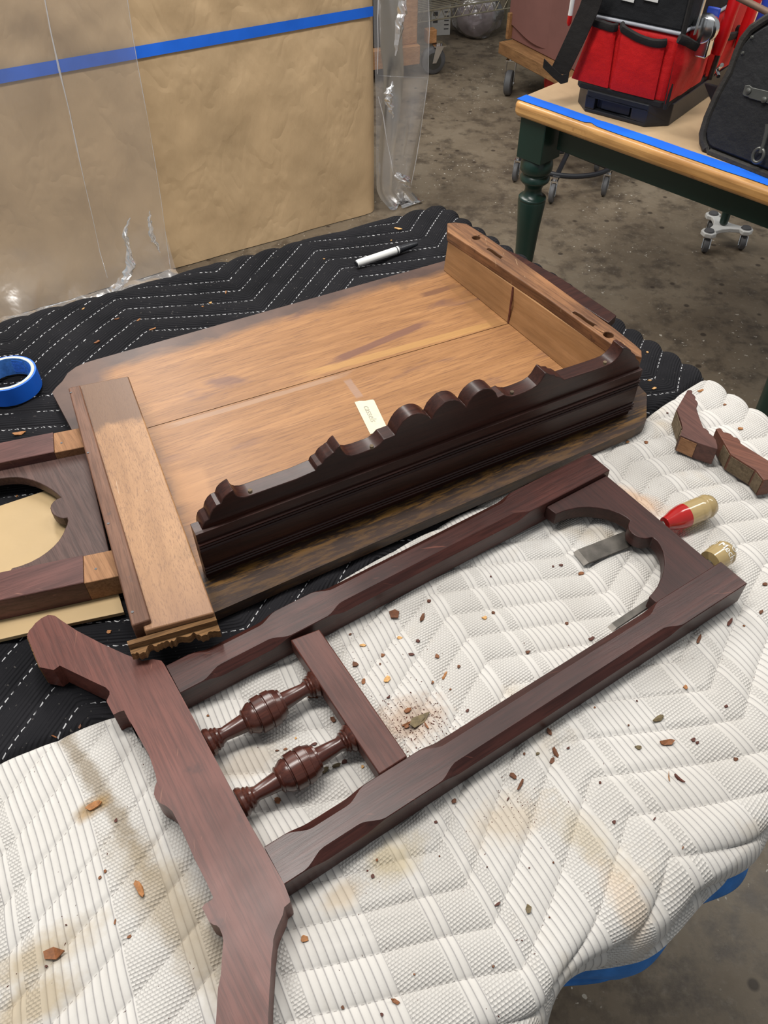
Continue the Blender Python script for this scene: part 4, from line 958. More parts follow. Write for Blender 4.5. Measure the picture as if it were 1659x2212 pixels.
# wire shelf rack
RZ = .24
r0_, r1_ = at(905, 27, RZ), at(1110, -5, RZ); rd_ = (r1_-r0_).normalized(); rn = Vector((-rd_.y, rd_.x, 0)); rn = rn if rn.y > 0 else -rn
rk = thing('wire_shelf_rack', 'chrome wire shelf rack at the top edge of the photo, behind the plastic', 'rack', (*(r0_+rd_*.4+rn*.25).xy, 0))
m_wire = plain('wire_metal', (.42, .38, .28), .4, .7)
RL = .85; ra = r0_-rd_*.02
mb = MB()
for zz in (0, -.045):
    mb.tube([ra+Vector((0, 0, zz)), ra+rd_*RL+Vector((0, 0, zz))], .0035, 8)
k = 34; mb.tube([ra+rd_*(RL*i/k)+Vector((0, 0, -.045*(i % 2))) for i in range(k+1)], .0025, 6)
mb.build('truss_edge', m_wire, rk)
mb = MB()
for i in range(18): mb.tube([ra+rn*(.45*i/17)+Vector((0, 0, .004)), ra+rd_*RL+rn*(.45*i/17)+Vector((0, 0, .004))], .002, 6)
for i in range(4): mb.tube([ra+rd_*(RL*i/3), ra+rd_*(RL*i/3)+rn*.45], .003, 6)
mb.build('wire_shelf', m_wire, rk)
for s, t in ((0, 0), (RL, 0), (0, .45), (RL, .45)):
    b = ra+rd_*s+rn*t; MB().tube([(b.x, b.y, .0), (b.x, b.y, 1.2)], .0125, 12).build('post', m_wire, rk)
o = MB().obox(ra+rd_*.02+rn*.02+Vector((0, 0, .0075))+rn*.2, rd_*.75, rn*.22, (0, 0, .22)).build('cardboard_box', m_card, bevel=.004); tag(o, 'cardboard box on the wire shelf at the top edge', 'box')
# printed white box under the rack
x0, x1 = at(931, 78, 0), at(972, 76, 0); wdv = (x1-x0).normalized(); wn = Vector((-wdv.y, wdv.x, 0)); wn = wn if wn.y > 0 else -wn
wb_ = thing('white_box', 'white carton with small printed dashes under the wire shelf', 'box', (*((x0+x1)/2+wn*.06).xy, 0))
wl = (x1-x0).length
MB().obox(x0+Vector((0, 0, .0005)), wdv*wl, wn*.12, (0, 0, .165)).build('carton', m_white, wb_, .002)
for i in range(6): MB().obox(x0+wdv*wl*.66-wn*.0006+Vector((0, 0, .030+.021*i)), wdv*wl*.24, wn*.0005, (0, 0, .006)).build('printed_mark', m_rubber, wb_, smooth=False)
for i in range(2): MB().obox(x0+wdv*wl*.08-wn*.0006+Vector((0, 0, .065+.035*i)), wdv*wl*.24, wn*.0005, (0, 0, .020)).build('printed_mark', m_rubber, wb_, smooth=False)

# roll in a crinkled bag
c0 = at(1024, 80, 0); fw = Vector((-c0.x, -c0.y, 0)).normalized(); sd = Vector((-fw.y, fw.x, 0))
m_roll = plain('lilac_roll', (.42, .35, .38), .6)
rl_ = thing('wrapped_roll', 'pale lilac roll in a crinkled clear bag on the floor under the rack', 'roll', (*c0.xy, 0))
R0 = .105; cc = c0+Vector((0, 0, R0+.012))
MB().lathe(cc-fw*.05, cc+fw*.05, [(0, R0), (.9, R0), (1, R0*.96), (1.0, R0*.42), (.9, R0*.30), (.9, R0*.02)], 40).build('roll', m_roll, rl_)
mb = MB().ball(cc+Vector((.01, 0, .0)), R0*1.17, 40, 26, (1.15, .85, 1.0))
mb.v = [Vector((v.x, v.y, max(.002, v.z)))+Vector((noise.noise(v*22)*.022, noise.noise(v*22+Vector((5, 1, 2)))*.022, 0)) for v in mb.v]
mb.build('plastic_bag', m_bag2, rl_, ang=25, recalc=False)

# ------------------------------------------------------------------ green table
GT = .745
A0, A1 = at(1107, 216, GT), at(1659, 409, GT); gx = (A1-A0).normalized(); gy = Vector((-gx.y, gx.x, 0)); gy = gy if gy.y > 0 else -gy
GL, GD = 1.05, 1.15
gt = thing('green_table', 'dark green turned-leg table with honey wood top edge, at upper right', 'table', (*(A0+gx*GL/2+gy*GD/2).xy, 0))
def gp(s, t, z=0): q = A0+gx*s+gy*t; return Vector((q.x, q.y, z))
rc = .022
top = []
for (s, t), a0 in (((rc, rc), PI), ((GL-rc, rc), 1.5*PI), ((GL-rc, GD-rc), 0), ((rc, GD-rc), .5*PI)):
    for k in range(7): q = a0+k*PI/12; top.append(gp(s+rc*math.cos(q), t+rc*math.sin(q)).xy[:])
MB().prism(top, GT-.034, GT).build('tabletop', m_edge, gt, .011, 4)
ap_ = .066; ins = .045
for a, b in (((ins, ins), (GL-ins, ins)), ((ins, GD-ins), (GL-ins, GD-ins)), ((ins, ins), (ins, GD-ins)), ((GL-ins, ins), (GL-ins, GD-ins))):
    p, q = gp(*a), gp(*b); d = (q-p).normalized(); n = Vector((-d.y, d.x, 0)); inw = n if (gp(GL/2, GD/2)-p).dot(n) > 0 else -n
    MB().obox(p+d*.06+inw*.012+Vector((0, 0, GT-.0345-ap_)), d*((q-p).length-.12), inw*.02, (0, 0, ap_)).build('apron', m_green, gt, .0015)
lprof = [(0, .030), (.012, .034), (.03, .0365), (.048, .036), (.060, .0315), (.066, .028), (.072, .0305), (.082, .0335), (.093, .0335), (.102, .029), (.112, .0225), (.130, .0185), (.148, .0205), (.160, .0265), (.165, .0315), (.171, .0315), (.174, .0305), (.182, .0318), (.30, .0262), (.5, .0205), (1, .0125)]
def leg(s, t, zb, lean=(0, 0)):
    c = gp(s, t); zt = GT-.0345; zb_ = zt-.098
    w_ = .076
    m = MB().extr([c-gx*w_/2-gy*w_/2+Vector((0, 0, zt)), c+gx*w_/2-gy*w_/2+Vector((0, 0, zt)), c+gx*w_/2+gy*w_/2+Vector((0, 0, zt)), c-gx*w_/2+gy*w_/2+Vector((0, 0, zt))], (0, 0, -.098))
    m.lathe((c.x, c.y, zb_+.001), (c.x+lean[0], c.y+lean[1], zb), lprof, 28)
    return m.build('leg', m_green, gt, .003)
lprof = [(t, r*1.13) for t, r in lprof]
leg(.055, .055, .0); leg(.80, .055, .0); leg(GL-.055, GD-.055, .0)
t3 = at(1562, 484, .075); g3 = t3-A0; s3, u3 = g3.dot(gx), g3.dot(gy)
leg(s3, u3, .078)
cv = [gp(*q).xy[:] for q in ((.006, .034), (GL-.006, .040), (GL-.006, GD-.006), (.006, GD-.006))]
o = MB().prism(cv, GT+.0004, GT+.001).build('kraft_paper_cover', m_kraft_t, smooth=False); tag(o, 'brown kraft paper covering the top of the green table', 'paper')
mb = MB(); n = 90; v1 = []; v2 = []
for i in range(n+1):
    s = .004+(GL-.01)*i/n; k = .003*noise.noise(Vector((s*9, 0, 1))); notch = .010*math.exp(-((s-.215)/.008)**2)
    v1.append(gp(s, .011+k+notch, GT+.0015)); v2.append(gp(s, .046+.004*noise.noise(Vector((s*7, 3, 1)))-notch*.3, GT+.0018))
mb.add(v1+v2, [(i, i+1, n+2+i, n+1+i) for i in range(n)])
o = mb.build('masking_tape_strip', m_blue, recalc=False, ang=180); tag(o, 'blue masking tape strip along the front edge of the green table', 'tape')
# tri-dolly under the far leg
td = thing('tri_dolly', 'white three-armed mini dolly on casters under the far green leg', 'dolly', (t3.x, t3.y, 0))
mb = MB(); arms = []
for k in range(3):
    q = math.radians(-28+120*k)+.1; arms.append(Vector((math.cos(q), math.sin(q), 0)))
pl = []
for k in range(3):
    a = math.radians(-28+120*k)+.1
    for da, r in ((-.62, .035), (-.22, .062), (-.36, .078), (-.25, .097), (0, .105), (.25, .097), (.36, .078), (.22, .062), (.62, .035)): pl.append((t3.x+r*math.cos(a+da), t3.y+r*math.sin(a+da)))
MB().prism(pl, .058, .074).build('plate', m_white, td, .003)
for d in arms:
    p = t3+d*.08; caster(td, (p.x, p.y-.008, .0255), .025, 1.3, .02, h=.056)
    MB().lathe((p.x, p.y, .0742), (p.x, p.y, .079), [(0, .018), (1, .016)], 16).build('rubber_pad', m_rubber, td)
# rolling stool base under the table
s0, s1 = at(1213, 425, 0), at(1303, 408, 0)
sc0 = at(1226, 340, .09)
st = thing('rolling_stool', 'rolling stool with black foot ring and casters behind the front green leg', 'stool', (sc0.x, sc0.y, 0))
RR = .19
MB().tube([(sc0.x+RR*math.cos(2*PI*k/48), sc0.y+RR*math.sin(2*PI*k/48), .098) for k in range(48)], .010, 10, True).build('base_ring', m_black, st)
for k in range(5):
    q = 2*PI*k/5-1.95; d = Vector((math.cos(q), math.sin(q), 0)); p = sc0+d*RR
    MB().tube([(sc0.x, sc0.y, .115), (p.x, p.y, .099)], .010, 8).build('spoke', m_black, st)
    caster(st, (p.x-.012, p.y-.02, .0365), .036, 1.2, .018, tire=m_rubber, h=.085)
MB().tube([(sc0.x, sc0.y, .11), (sc0.x, sc0.y, .27)], .022, 16).build('column', m_chrome, st)
MB().tube([(sc0.x, sc0.y, .20), (sc0.x, sc0.y, .225)], .045, 16).build('collar', m_black, st)
MB().lathe((sc0.x, sc0.y, .265), (sc0.x, sc0.y, .305), [(0, .10), (.1, .125), (.6, .13), (.9, .125), (1, .10)], 32).build('seat', m_leather, st)
# red bucket at the left of the bag
rb = at(1212, 232, 0)
bk_ = thing('red_bucket', 'red plastic bucket showing behind the left corner of the green table', 'bucket', (rb.x, rb.y, 0))
cb_ = Vector((rb.x, rb.y, 0))
MB().lathe(cb_+Vector((0, 0, .001)), cb_+Vector((0, 0, .19)), [(0, .075), (.60, .098), (.93, .088), (.94, .092), (1, .092), (1, .082), (.3, .075), (.02, .06)], 36).build('bucket_body', m_redd, bk_)

# ------------------------------------------------------------------ red tool bag
z0 = GT+.0015
bA, bB = at(1237, 231, z0), at(1424, 281, z0); bx = (bB-bA).normalized(); by = Vector((-bx.y, bx.x, 0)); by = by if by.y > 0 else -by
BL, BD = (bB-bA).length, .42
tb_ = thing('tool_bag', 'red and black open tool bag with outer pockets on the green table', 'tool bag', (*(bA+bx*BL/2+by*BD/2).xy, z0))
def bp(s, t, z): q = bA+bx*s+by*t; return Vector((q.x, q.y, z0+z))
def bfront(px, py, off=0): return onplane(px, py, bA-by*off, by)
def bside(px, py, off=0): return onplane(px, py, bB+bx*off, bx)
ch = .045
def octo(e, c): return [bp(*q, 0).xy[:] for q in ((-e+c, -e), (BL+e-c, -e), (BL+e, -e+c), (BL+e, BD+e-c), (BL+e-c, BD+e), (-e+c, BD+e), (-e, BD+e-c), (-e, -e+c))]
HB = .046
fo_ = octo(.006, .04)
rec0, rec1 = .055, .145
recess = [bp(q[0], q[1], 0).xy[:] for q in ((BL+.006-.04, -.006),)]
pl = octo(.006, .04); ip = [bp(rec0, -.006, 0).xy[:], bp(rec0, .010, 0).xy[:], bp(rec1, .010, 0).xy[:], bp(rec1, -.006, 0).xy[:]]
MB().prism([pl[0]]+ip+pl[1:], z0+.008, z0+HB-.012).prism(pl, z0, z0+.008).prism(pl, z0+HB-.012, z0+HB).build('base_tray', m_black, tb_, .002, smooth=False)
MB().obox(bp(rec0+.012, .009, .010), bx*.07, -by*.004, (0, 0, .022)).build('latch', m_black, tb_, .001)
body = [bp(*q, 0).xy[:] for q in ((.004, .004), (BL-.004, .004), (BL-.004, BD-.004), (.004, BD-.004))]
Hs = bfront(1455, 62).z-z0; Hr = Hs-.012
MB().prism(body, z0+HB, z0+Hr).build('bag_body', m_red, tb_, .012, 3)
MB().prism(octo(.002, .012), z0+HB-.002, z0+HB+.010).build('base_binding', m_bind, tb_, .002)
MB().prism([bp(*q, 0).xy[:] for q in ((.002, .002), (BL-.002, .002), (BL-.002, BD-.002), (.002, BD-.002))], z0+Hr, z0+Hr+.0075).build('reflective_strip', m_grey, tb_, .003)
wall_o = [(.004, .004), (BL-.004, .004), (BL-.004, BD-.004), (.004, BD-.004)]; wall_i = [(.014, .014), (BL-.014, .014), (BL-.014, BD-.014), (.014, BD-.014)]
mb = MB(); mb.prism_holes([bp(*q, 0).xy[:] for q in wall_o], [[bp(*q, 0).xy[:] for q in wall_i]], z0+Hr+.0085, z0+Hr+.13); mb.build('mesh_upper', m_mesh, tb_, .004)
for s in (BL-.001,):
    MB().tube([bp(s+.004, -.004, HB), bp(s+.004, -.004, Hr+.13)], .0055, 8).build('corner_piping', m_bind, tb_)
def pocket(poly, fn2, thick, sag, n=14):
    """pocket: outline traced on the bag's wall; bulged"""
    tl_, tr_, br_, bl_ = poly; rows = 12; X = np.zeros((rows, n, 3)); out_ = fn2(*tl_, .02)-fn2(*tl_, 0)
    outn = (fn2(*tl_, .01)-fn2(*tl_, .0)); outn = (-by if fn2 is bfront else bx)
    for i in range(rows):
        f = i/(rows-1)
        for j in range(n):
            g = j/(n-1); px = (tl_[0]*(1-g)+tr_[0]*g)*(1-f)+(bl_[0]*(1-g)+br_[0]*g)*f; py = (tl_[1]*(1-g)+tr_[1]*g+sag*math.sin(g*PI)*(1-f))*(1-f)+(bl_[1]*(1-g)+br_[1]*g)*f
            p = fn2(px, py, 0); e = min(1, g/.10, (1-g)/.10); e = math.sin(e*PI/2)
            p.z = max(p.z, z0+HB+.0112); X[i, j] = p+outn*(.003+thick*e*(1-.9*f*f)*(1+.35*noise.noise(Vector((g*3, f*3, px*.01)))))
    k = MB().grid(X).build('pocket', m_red, tb_, recalc=False, ang=60)
    MB().tube([Vector(p) for p in X[0]], .0055, 8, ry=.009).build('pocket_binding', m_bind, k)
    return k
pocket([(1284, 42), (1334, 58), (1314, 190), (1236, 168)], bfront, .008, 2)
pocket([(1345, 54), (1440, 92), (1412, 222), (1319, 194)], bfront, .010, 9)
pocket([(1464, 82), (1527, 94), (1505, 200), (1433, 226)], bside, .014, 12)
pocket([(1537, 76), (1590, 62), (1575, 170), (1514, 200)], bside, .018, 4)
for x0_, x1_ in ((1343, 1372), (1392, 1424)):
    q = [bfront(x0_, -14, .0005), bfront(x1_, -6, .0005), bfront(x1_-3, 6, .0005), bfront(x0_-3, -1, .0005)]; MB().extr(q, -by*.001).build('pale_patch', m_white, tb_, smooth=False)
# strap
def ribbon(pts, w_, wdir_, th=.003):
    mb = MB(); vs = []
    for i, p in enumerate(pts):
        p = Vector(p); wv = Vector(wdir_[i] if isinstance(wdir_, list) else wdir_); n = (Vector(pts[min(i+1, len(pts)-1)])-Vector(pts[max(i-1, 0)])).cross(wv).normalized()
        vs += [p-wv*w_/2-n*th/2, p+wv*w_/2-n*th/2, p+wv*w_/2+n*th/2, p-wv*w_/2+n*th/2]
    m = len(pts); fs = [(i*4+j, i*4+(j+1) % 4, i*4+4+(j+1) % 4, i*4+4+j) for i in range(m-1) for j in range(4)]+[(3, 2, 1, 0), tuple(range(m*4-4, m*4))]
    return mb.add(vs, fs)
path = [bfront(1290, -30, .03), bfront(1272, 20, .032), bfront(1247, 75, .034), bfront(1222, 128, .036), bfront(1207, 158, .036)]
ribbon(path, .045, bx).build('shoulder_strap', m_bind, tb_)
path = [bfront(1228, 168, .036), bfront(1213, 172, .04), bfront(1196, 158, .05), bfront(1174, 136, .06)]
ribbon(path, .018, (0, 0, 1)).build('strap_end', m_bind, tb_)
# tools in the pockets
def stick(p, d, L, prof_, mat_, name, par): return MB().lathe(p, Vector(p)+Vector(d)*L, prof_, 18).build(name, mat_, par)
pen0 = bfront(1228, 56, .01)
pn_ = thing('pen', 'slim white pen with red tip in the left pocket of the red bag', 'pen', pen0)
d_ = Vector((.02, 0, 1)).normalized(); stick(pen0, d_, .02, [(0, .002), (.3, .005), (1, .005)], m_redd, 'tip', pn_); stick(pen0+d_*.0205, d_, .12, [(0, .005), (1, .005)], m_white, 'barrel', pn_)
tm = bside(1522, 62, .020)
tmo = thing('tape_measure', 'chrome tape measure with blue clip in the side pocket of the red bag', 'tape measure', tm-Vector((0, 0, .03)))
c_ = tm; MB().lathe(c_-by*.016, c_+by*.016, [(0, .022), (.1, .027), (.5, .029), (.9, .027), (1, .022)], 28).prism([(c_+bx*a+by*b).xy[:] for a, b in ((-.026, -.014), (.022, -.014), (.022, .014), (-.026, .014))], c_.z-.05, c_.z).build('case', m_bright, tmo, .004)
MB().obox(c_+by*.018-bx*.012+Vector((0, 0, -.03)), bx*.028, by*.006, (0, 0, .065)).build('clip', m_bluep, tmo, .003)
p_ = bside(1497, 76, .02); sp = thing('steel_ruler', 'narrow bright steel rule beside the tape measure', 'ruler', p_)
MB().obox(p_, bx*.002, by*.010, Vector((.006, .004, .085))).build('blade', m_bright, sp); MB().lathe(p_+Vector((.006, .009, .075)), p_+Vector((.006, .009, .098)), [(0, .007), (1, .006)], 12).build('cap', m_chrome, sp)
for (px, py), lab_, m_, L_, r_ in (((1560, 72), 'thick red plier handle standing in the rear side pocket', m_redd, .125, .0135), ((1607, 62), 'second red plier handle behind the first, partly hidden by the black bag', m_redd, .13, .013), ((1632, 60), 'blue tool handle behind the red plier handles', m_bluep, .12, .010)):
    p_ = bside(px, py, .035); o = thing('plier_handle', lab_, 'pliers', p_-Vector((0, 0, .04)))
    stick(p_-Vector((0, 0, .04)), Vector((.10, .05, 1)).normalized(), L_, [(0, r_*.8), (.3, r_), (.6, r_*.9), (.85, r_*1.05), (.96, r_*.8), (1, r_*.3)], m_, 'grip', o)
    stick(p_-Vector((0, 0, .09)), Vector((.10, .05, 1)).normalized(), .052, [(0, .006), (1, .006)], m_steel, 'jaw', o)

# ------------------------------------------------------------------ black leather tool bag
kA, kB = at(1530, 330, z0), at(1700, 398, z0); kx = (kB-kA).normalized(); ky = Vector((-kx.y, kx.x, 0)); ky = ky if ky.y > 0 else -ky
lean = (ky*.22+Vector((0, 0, 1))).normalized(); kn = kx.cross(lean); kn = kn if kn.y < 0 else -kn
def kf_(px, py, off=0): return onplane(px, py, kA+kn*off, kn)
outk = crop(1060, 0, 2.77, [(1290, 892), (1274, 850), (1272, 800), (1300, 705), (1365, 560), (1440, 425), (1480, 310), (1515, 235), (1565, 172), (1655, 112), (1760, 60), (1900, 20), (2000, 60), (2060, 400), (2020, 1130), (1950, 1165), (1659, 1050), (1490, 985), (1345, 932), (1310, 915)])
kp = [kf_(*q) for q in outk]
for p in kp:
    if p.z < z0+.002: p += lean*((z0+.002-p.z)/lean.z)
lbg = thing('leather_tool_bag', 'worn black leather tool bag with metal latch on the green table', 'tool bag', (*(kA+kx*.1+ky*.1).xy, z0))
inn = [sum(kp, Vector())/len(kp)]
cen = inn[0]
MB().extr([p for p in kp], ky*.16).build('bag_body', m_leather, lbg, .006, 3)
MB().tube([p+kn*.001 for p in kp], .0085, 8, True).build('edge_piping', m_piping, lbg)
MB().extr([cen+(p-cen)*.90+kn*.0005 for p in kp], kn*.007).build('front_panel', m_leather, lbg, .003)
lt_ = crop(1380, 0, 5.82, [(1345, 1075), (1400, 1068), (1440, 1100), (1660, 1150), (1660, 1310), (1400, 1235), (1385, 1222), (1330, 1205), (1312, 1180)])
MB().extr([kf_(*q, .009) for q in lt_], kn*.004).build('latch_plate', m_gun, lbg, .001)
for px, py in ((1617, 197), (1651, 216)):
    c = kf_(px, py, .013); MB().lathe(c, c+kn*.004, [(0, .006), (.6, .0055), (1, .002)], 14).build('rivet', m_gun, lbg)
for px, py in ((1624, 81), (1604, 115)):
    c = kf_(px, py, .008); MB().lathe(c, c+kn*.003, [(0, .004), (1, .002)], 10).build('rivet', m_gun, lbg)
cl = [kf_(1660, 268, .018), kf_(1657, 285, .018), kf_(1650, 310, .02), kf_(1643, 330, .02)]
MB().tube(cl, [.006, .005, .004, .004], 10).build('clip_hook', m_gun, lbg)
c = kf_(1638, 336, .02); MB().tube([c+kx*.011*math.cos(q)+lean*.013*math.sin(q) for q in [2*PI*k/20 for k in range(20)]], .0035, 8, True).build('clip_ring', m_gun, lbg)
side_ = [kf_(1560, 140, -.01), kf_(1549, 150, -.02), kf_(1552, 165, -.01)]
MB().tube(side_, .004, 8).build('side_buckle', m_bright, lbg)
fl_ = [kf_(1520, 180, -.05), kf_(1534, 215, -.04), kf_(1560, 190, -.02), kf_(1545, 240, -.03)]
MB().extr([fl_[0], fl_[1], fl_[3], fl_[2]], ky*.01).build('side_flap', m_leather, lbg, .002)
rd0, rd1 = kf_(1594, -6, -.04), kf_(1690, 42, -.04)
o = MB().tube([rd0, rd1], .0062, 12).build('steel_rod', m_rust, bevel=0); tag(o, 'brown rusty rod sticking out above the black leather bag', 'rod')

# ------------------------------------------------------------------ wood chips
def chip_mesh(L, Wd, th, curl, k):
    r = random.Random(k); n = r.randint(5, 8); pts = []
    for i in range(n):
        a = 2*PI*i/n+r.uniform(-.25, .25); rad = r.uniform(.65, 1.1)
        pts.append((L/2*rad*math.cos(a), Wd/2*rad*math.sin(a)))
    vs = []
    for z in (0, 1):
        for x, y in pts:
            vs.append(Vector((x, y, curl*(x/L*2)**2*L*.3+(th*(1 if z else 0))*r.uniform(.6, 1.2)+.0002)))
    nn = n; fs = [tuple(range(nn-1, -1, -1)), tuple(range(nn, 2*nn))]+[(i, (i+1) % nn, nn+(i+1) % nn, nn+i) for i in range(nn)]
    return vs, fs
CH = []      # px, py, length px, width px, azimuth on screen deg, colour
def add(o, s, l):
    for q in l: CH.append((o[0]+q[0]/s, o[1]+q[1]/s)+tuple(q[2:]))
add((900, 950), 2.186, [(60, 765, 9, 8, 40, 2), (25, 845, 22, 8, 60, 0), (362, 818, 8, 8, 0, 0), (322, 843, 14, 9, 20, 4), (708, 870, 10, 8, 20, 0), (825, 942, 15, 8, 20, 2), (776, 634, 15, 10, 15, 1), (680, 594, 10, 5, 5, 2), (643, 600, 5, 5, 0, 2), (350, 647, 5, 4, 0, 2), (95, 1025, 10, 10, 60, 1), (525, 1005, 11, 8, 20, 0), (200, 1073, 10, 6, 60, 0), (135, 1110, 20, 5, 60, 3), (160, 1180, 7, 4, 40, 1), (75, 1150, 6, 4, 40, 0), (1475, 865, 22, 7, 55, 2), (1330, 945, 22, 7, 70, 0), (1625, 815, 13, 7, 50, 0), (1645, 685, 11, 9, 20, 0), (1270, 1170, 11, 9, 40, 3), (1460, 1260, 10, 6, 20, 2), (1140, 1320, 28, 11, 35, 5), (1175, 1433, 38, 13, 5, 1), (1305, 1418, 10, 8, 20, 2), (1325, 1433, 9, 6, 20, 2), (1045, 1455, 15, 9, 0, 5), (625, 1380, 20, 9, 120, 0), (655, 1480, 28, 11, 110, 0), (637, 1520, 19, 9, 60, 0), (570, 1483, 10, 7, 20, 5), (715, 1458, 8, 5, 40, 2), (508, 1485, 7, 5, 60, 0), (865, 1620, 6, 6, 0, 2), (1235, 1600, 36, 8, 140, 2), (1505, 1510, 10, 8, 20, 0), (455, 1590, 22, 10, 140, 0), (490, 1630, 30, 7, 60, 0), (175, 1708, 14, 10, 40, 0), (240, 1280, 9, 6, 40, 2), (1040, 1235, 5, 4, 0, 2), (1000, 1350, 5, 4, 0, 0), (840, 1265, 5, 4, 0, 1), (1545, 880, 6, 4, 0, 1), (1190, 1595, 24, 2, 95, 3)])
add((1000, 1500), 2.517, [(355, 1170, 24, 15, 95, 5), (820, 697, 9, 7, 60, 2), (745, 480, 6, 5, 0, 2), (1040, 678, 10, 3, 60, 2), (190, 1140, 20, 6, 30, 2), (490, 915, 5, 4, 0, 0), (360, 945, 4, 3, 0, 2), (130, 940, 4, 3, 0, 2), (470, 1213, 5, 3, 0, 0), (165, 1480, 8, 4, 20, 2), (320, 1338, 4, 3, 0, 2), (1195, 835, 10, 2, 70, 1), (245, 570, 12, 3, 60, 2)])
add((500, 1700), 2.37, [(235, 70, 15, 15, 40, 1), (1140, 73, 14, 9, 40, 2), (1047, 180, 7, 6, 0, 2), (745, 375, 9, 5, 60, 1), (723, 458, 9, 8, 40, 2), (375, 780, 17, 15, 90, 3), (840, 1100, 22, 9, 150, 1), (570, 1130, 8, 7, 0, 0), (770, 1165, 11, 7, 120, 2), (1340, 920, 8, 4, 20, 1), (935, 960, 6, 4, 0, 1), (697, 430, 6, 4, 20, 2), (1065, 355, 4, 3, 0, 0)])
add((0, 1300), 2.37, [(410, 640, 13, 5, 60, 0), (275, 690, 24, 3, 150, 1), (595, 1120, 12, 7, 60, 2), (480, 1050, 40, 17, 20, 3), (715, 1470, 50, 14, 115, 3), (540, 1380, 10, 8, 30, 1), (512, 1415, 10, 6, 60, 1), (590, 1640, 14, 4, 80, 1), (270, 1805, 64, 22, 15, 1), (240, 1867, 7, 5, 0, 2), (665, 1715, 12, 7, 20, 1), (340, 1655, 6, 3, 0, 2)])
add((400, 1250), 2.765, [(1250, 215, 24, 20, 90, 0), (1417, 235, 24, 8, 65, 0), (1455, 138, 9, 8, 40, 0), (985, 335, 8, 5, 30, 0), (1060, 400, 17, 8, 0, 4), (1280, 355, 14, 7, 0, 4), (1390, 375, 10, 9, 60, 2), (1180, 460, 9, 9, 50, 1), (1505, 465, 10, 10, 60, 1), (1015, 515, 14, 14, 120, 0), (1165, 512, 7, 6, 0, 0), (1350, 455, 14, 7, 0, 2), (1205, 605, 25, 10, 40, 4), (1065, 620, 14, 9, 80, 1), (1545, 590, 16, 6, 60, 3), (1215, 710, 10, 5, 30, 2), (1480, 620, 6, 4, 0, 3), (765, 705, 36, 14, 10, 0), (885, 845, 18, 10, 140, 0), (770, 990, 16, 7, 10, 2), (600, 1020, 10, 5, 10, 1), (550, 1028, 9, 4, 10, 0), (830, 1145, 30, 13, 30, 5), (900, 1120, 22, 9, 20, 5), (950, 1095, 14, 11, 30, 2), (550, 1325, 16, 15, 20, 1), (1060, 1125, 9, 8, 0, 4), (1330, 790, 22, 9, 35, 1), (1400, 850, 58, 22, 30, 5), (440, 550, 17, 9, 20, 1), (1320, 885, 14, 8, 0, 1), (1495, 1455, 8, 6, 0, 2), (660, 955, 6, 5, 0, 4), (136, 820, 7, 5, 0, 1), (1330, 870, 30, 5, 25, 1), (1440, 880, 24, 4, 120, 1), (1635, 525, 8, 6, 0, 1)])
CH += [(1513, 845, 17, 7, 20, 3), (1565, 875, 9, 6, 0, 1), (1599, 927, 13, 8, 10, 3), (1441, 893, 6, 4, 0, 2), (1396, 838+120, 9, 5, 0, 1), (1355, 955, 8, 6, 30, 3), (1395, 955, 10, 4, 0, 1)]
BLK = [(860, 495, 20, 5, -10, 4), (455, 655, 8, 6, 0, 4), (330, 712, 16, 4, 20, 3), (252, 690, 14, 4, 10, 1), (210, 740, 18, 5, 25, 1), (300, 692, 10, 4, 40, 3), (45, 938, 34, 9, 15, 3), (1398, 762, 6, 5, 0, 4), (1403, 823, 9, 4, 0, 4), (1413, 840, 11, 5, 20, 4), (438, 663, 8, 4, 0, 3), (488, 633, 9, 3, 80, 3), (845, 520, 5, 3, 0, 4), (236, 1366, 12, 8, 0, 3), (37, 1073, 7, 5, 60, 3), (180, 668, 10, 3, 30, 4), (700, 560, 6, 3, 0, 4)]
SPEC = {}
def spec(o, s, x, y, lab_): SPEC[(round(o[0]+x/s, 1), round(o[1]+y/s, 1))] = lab_
spec((0, 1300), 2.37, 270, 1805, 'largest curved brown wood shaving, at the lower left of the white blanket')
spec((0, 1300), 2.37, 480, 1050, 'flat tan wood flake left of the frame rail, above the dirty crease')
spec((0, 1300), 2.37, 715, 1470, 'long tan wood flake left of the lower half of the frame rail')
spec((400, 1250), 2.765, 1400, 850, 'large grey triangular splinter amid the crumb pile inside the frame')
spec((400, 1250), 2.765, 1250, 215, 'square dark brown chip inside the frame near the upper post')
spec((400, 1250), 2.765, 765, 705, 'dark torn chip under the end of the upper spindle')
spec((400, 1250), 2.765, 830, 1145, 'grey brown chip just below the lower spindle')
spec((400, 1250), 2.765, 550, 1325, 'round tan chip near the lower end of the lower spindle')
spec((900, 950), 2.186, 1175, 1433, 'long wedge shaped brown splinter on the right part of the white blanket')
spec((900, 950), 2.186, 1140, 1320, 'grey chewed splinter above the long brown wedge')
spec((900, 950), 2.186, 1235, 1600, 'thin red brown splinter lying diagonally, lowest long one at right')
spec((1000, 1500), 2.517, 355, 1170, 'oval grey brown chip near the bottom edge of the white blanket')
spec((500, 1700), 2.37, 375, 780, 'glossy amber glue crumb right of the rail foot')
SPEC[(45, 938)] = 'tan two-lobed wood flake on the black blanket beside the left frame'
SPEC[(860, 495)] = 'pale curled shaving on the black blanket beside the marker pen'
_ray_dg = None
dg = bpy.context.evaluated_depsgraph_get(); dg.update()
def hitz(px, py):
    d = ray(px, py).normalized(); ok, loc, nrm, idx, ob, mt = sc.ray_cast(dg, Vector((0, 0, CAMZ)), d)
    return (loc, nrm, ob) if ok else None
seq = 0
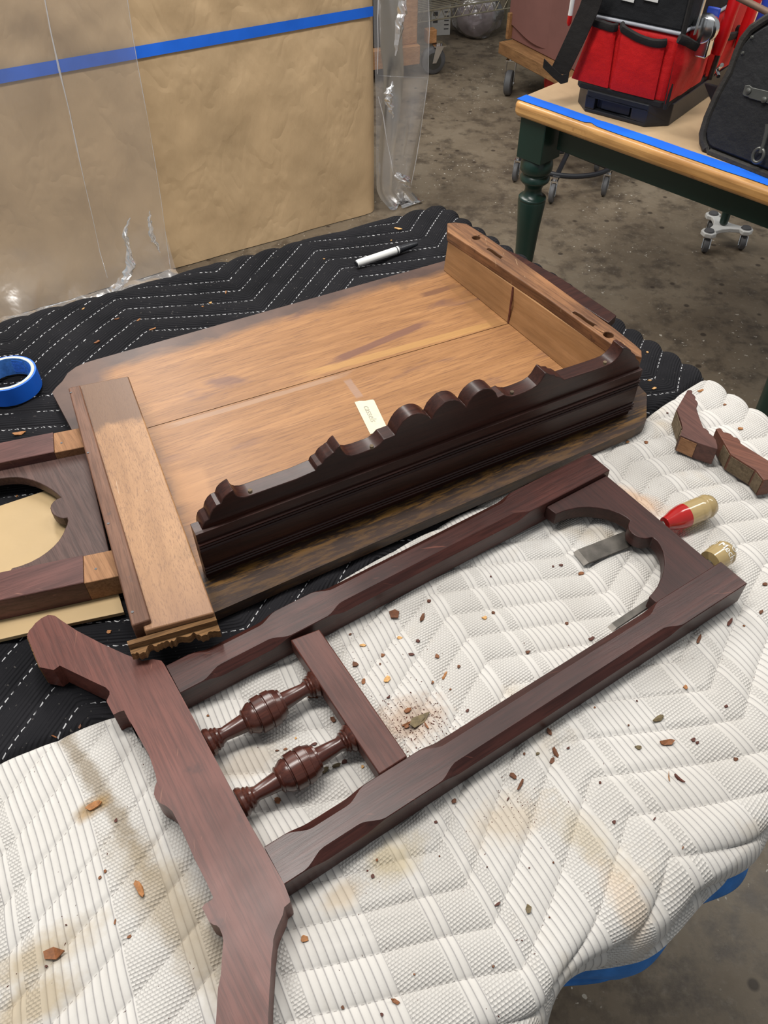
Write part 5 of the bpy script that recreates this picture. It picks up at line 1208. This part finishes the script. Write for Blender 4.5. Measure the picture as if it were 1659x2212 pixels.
for src, grp, lab_ in ((CH, 'wood chips on the white blanket', 'small brown wood chip scattered on the white quilted blanket'), (BLK, 'wood chips on the black blanket', 'small pale wood chip scattered on the black quilted blanket')):
    for px, py, lp, wp, an, ci in src:
        h = hitz(px, py)
        if not h or 'blanket' not in h[2].name: continue
        loc = h[0]; sc_ = (Vector((0, 0, CAMZ))-loc).dot(-cF)/FPX
        d = (at(px+math.cos(math.radians(an)), py-math.sin(math.radians(an)), loc.z)-at(px, py, loc.z)); g = d.length; a_ = math.atan2(d.y, d.x)
        L_ = lp*g; Wd = wp*sc_*1.15; seq += 1
        vs, fs = chip_mesh(L_, Wd, min(.003, .0008+Wd*.12), .5 if lp > 20 else .2, seq*31)
        m = Matrix.Rotation(a_, 4, 'Z'); nq = Vector((0, 0, 1)).rotation_difference(h[1] if h[1].z > 0 else Vector((0, 0, 1))).to_matrix().to_4x4()
        mb = MB(); mb.add([loc+nq @ (m @ v) for v in vs], fs)
        o = mb.build('wood_chip', m_chip[ci], smooth=False)
        sp_ = SPEC.get((round(px, 1), round(py, 1)))
        tag(o, sp_ or lab_, 'wood chip', None if sp_ else grp)
# crumbs and dust: more than anyone could count
mb = MB(); r = random.Random(5)
def crumb(px, py, sz):
    h = hitz(px, py)
    if not h or h[2].name != wbk.name: return
    p = h[0]; a = r.uniform(0, PI); x = Vector((math.cos(a), math.sin(a), 0))*sz*r.uniform(.6, 1.8); y = Vector((-math.sin(a), math.cos(a), 0))*sz*r.uniform(.3, .7); z = Vector((0, 0, sz*.5))
    mb.add([p-x, p+y, p+x*.8, p-y*.8, p+z], [(0, 1, 4), (1, 2, 4), (2, 3, 4), (3, 0, 4)])
for i in range(420): crumb(r.gauss(895, 48), r.gauss(1562, 36), r.uniform(.0004, .0013))
for i in range(140): crumb(r.gauss(850, 90), r.gauss(1430, 100), r.uniform(.0003, .001))
for i in range(90): crumb(r.gauss(1115, 35), r.gauss(1745, 35), r.uniform(.0003, .0008))
for i in range(260): crumb(r.uniform(0, 1650), r.uniform(850, 2200), r.uniform(.0003, .0010))
for i in range(60): crumb(r.gauss(1385, 45), r.gauss(1085, 30), r.uniform(.0003, .0009))
o = mb.build('wood_crumbs', m_chip[2], smooth=False, recalc=False); tag(o, 'fine reddish wood crumbs and dust strewn over the white blanket', 'crumbs', None, 'stuff')
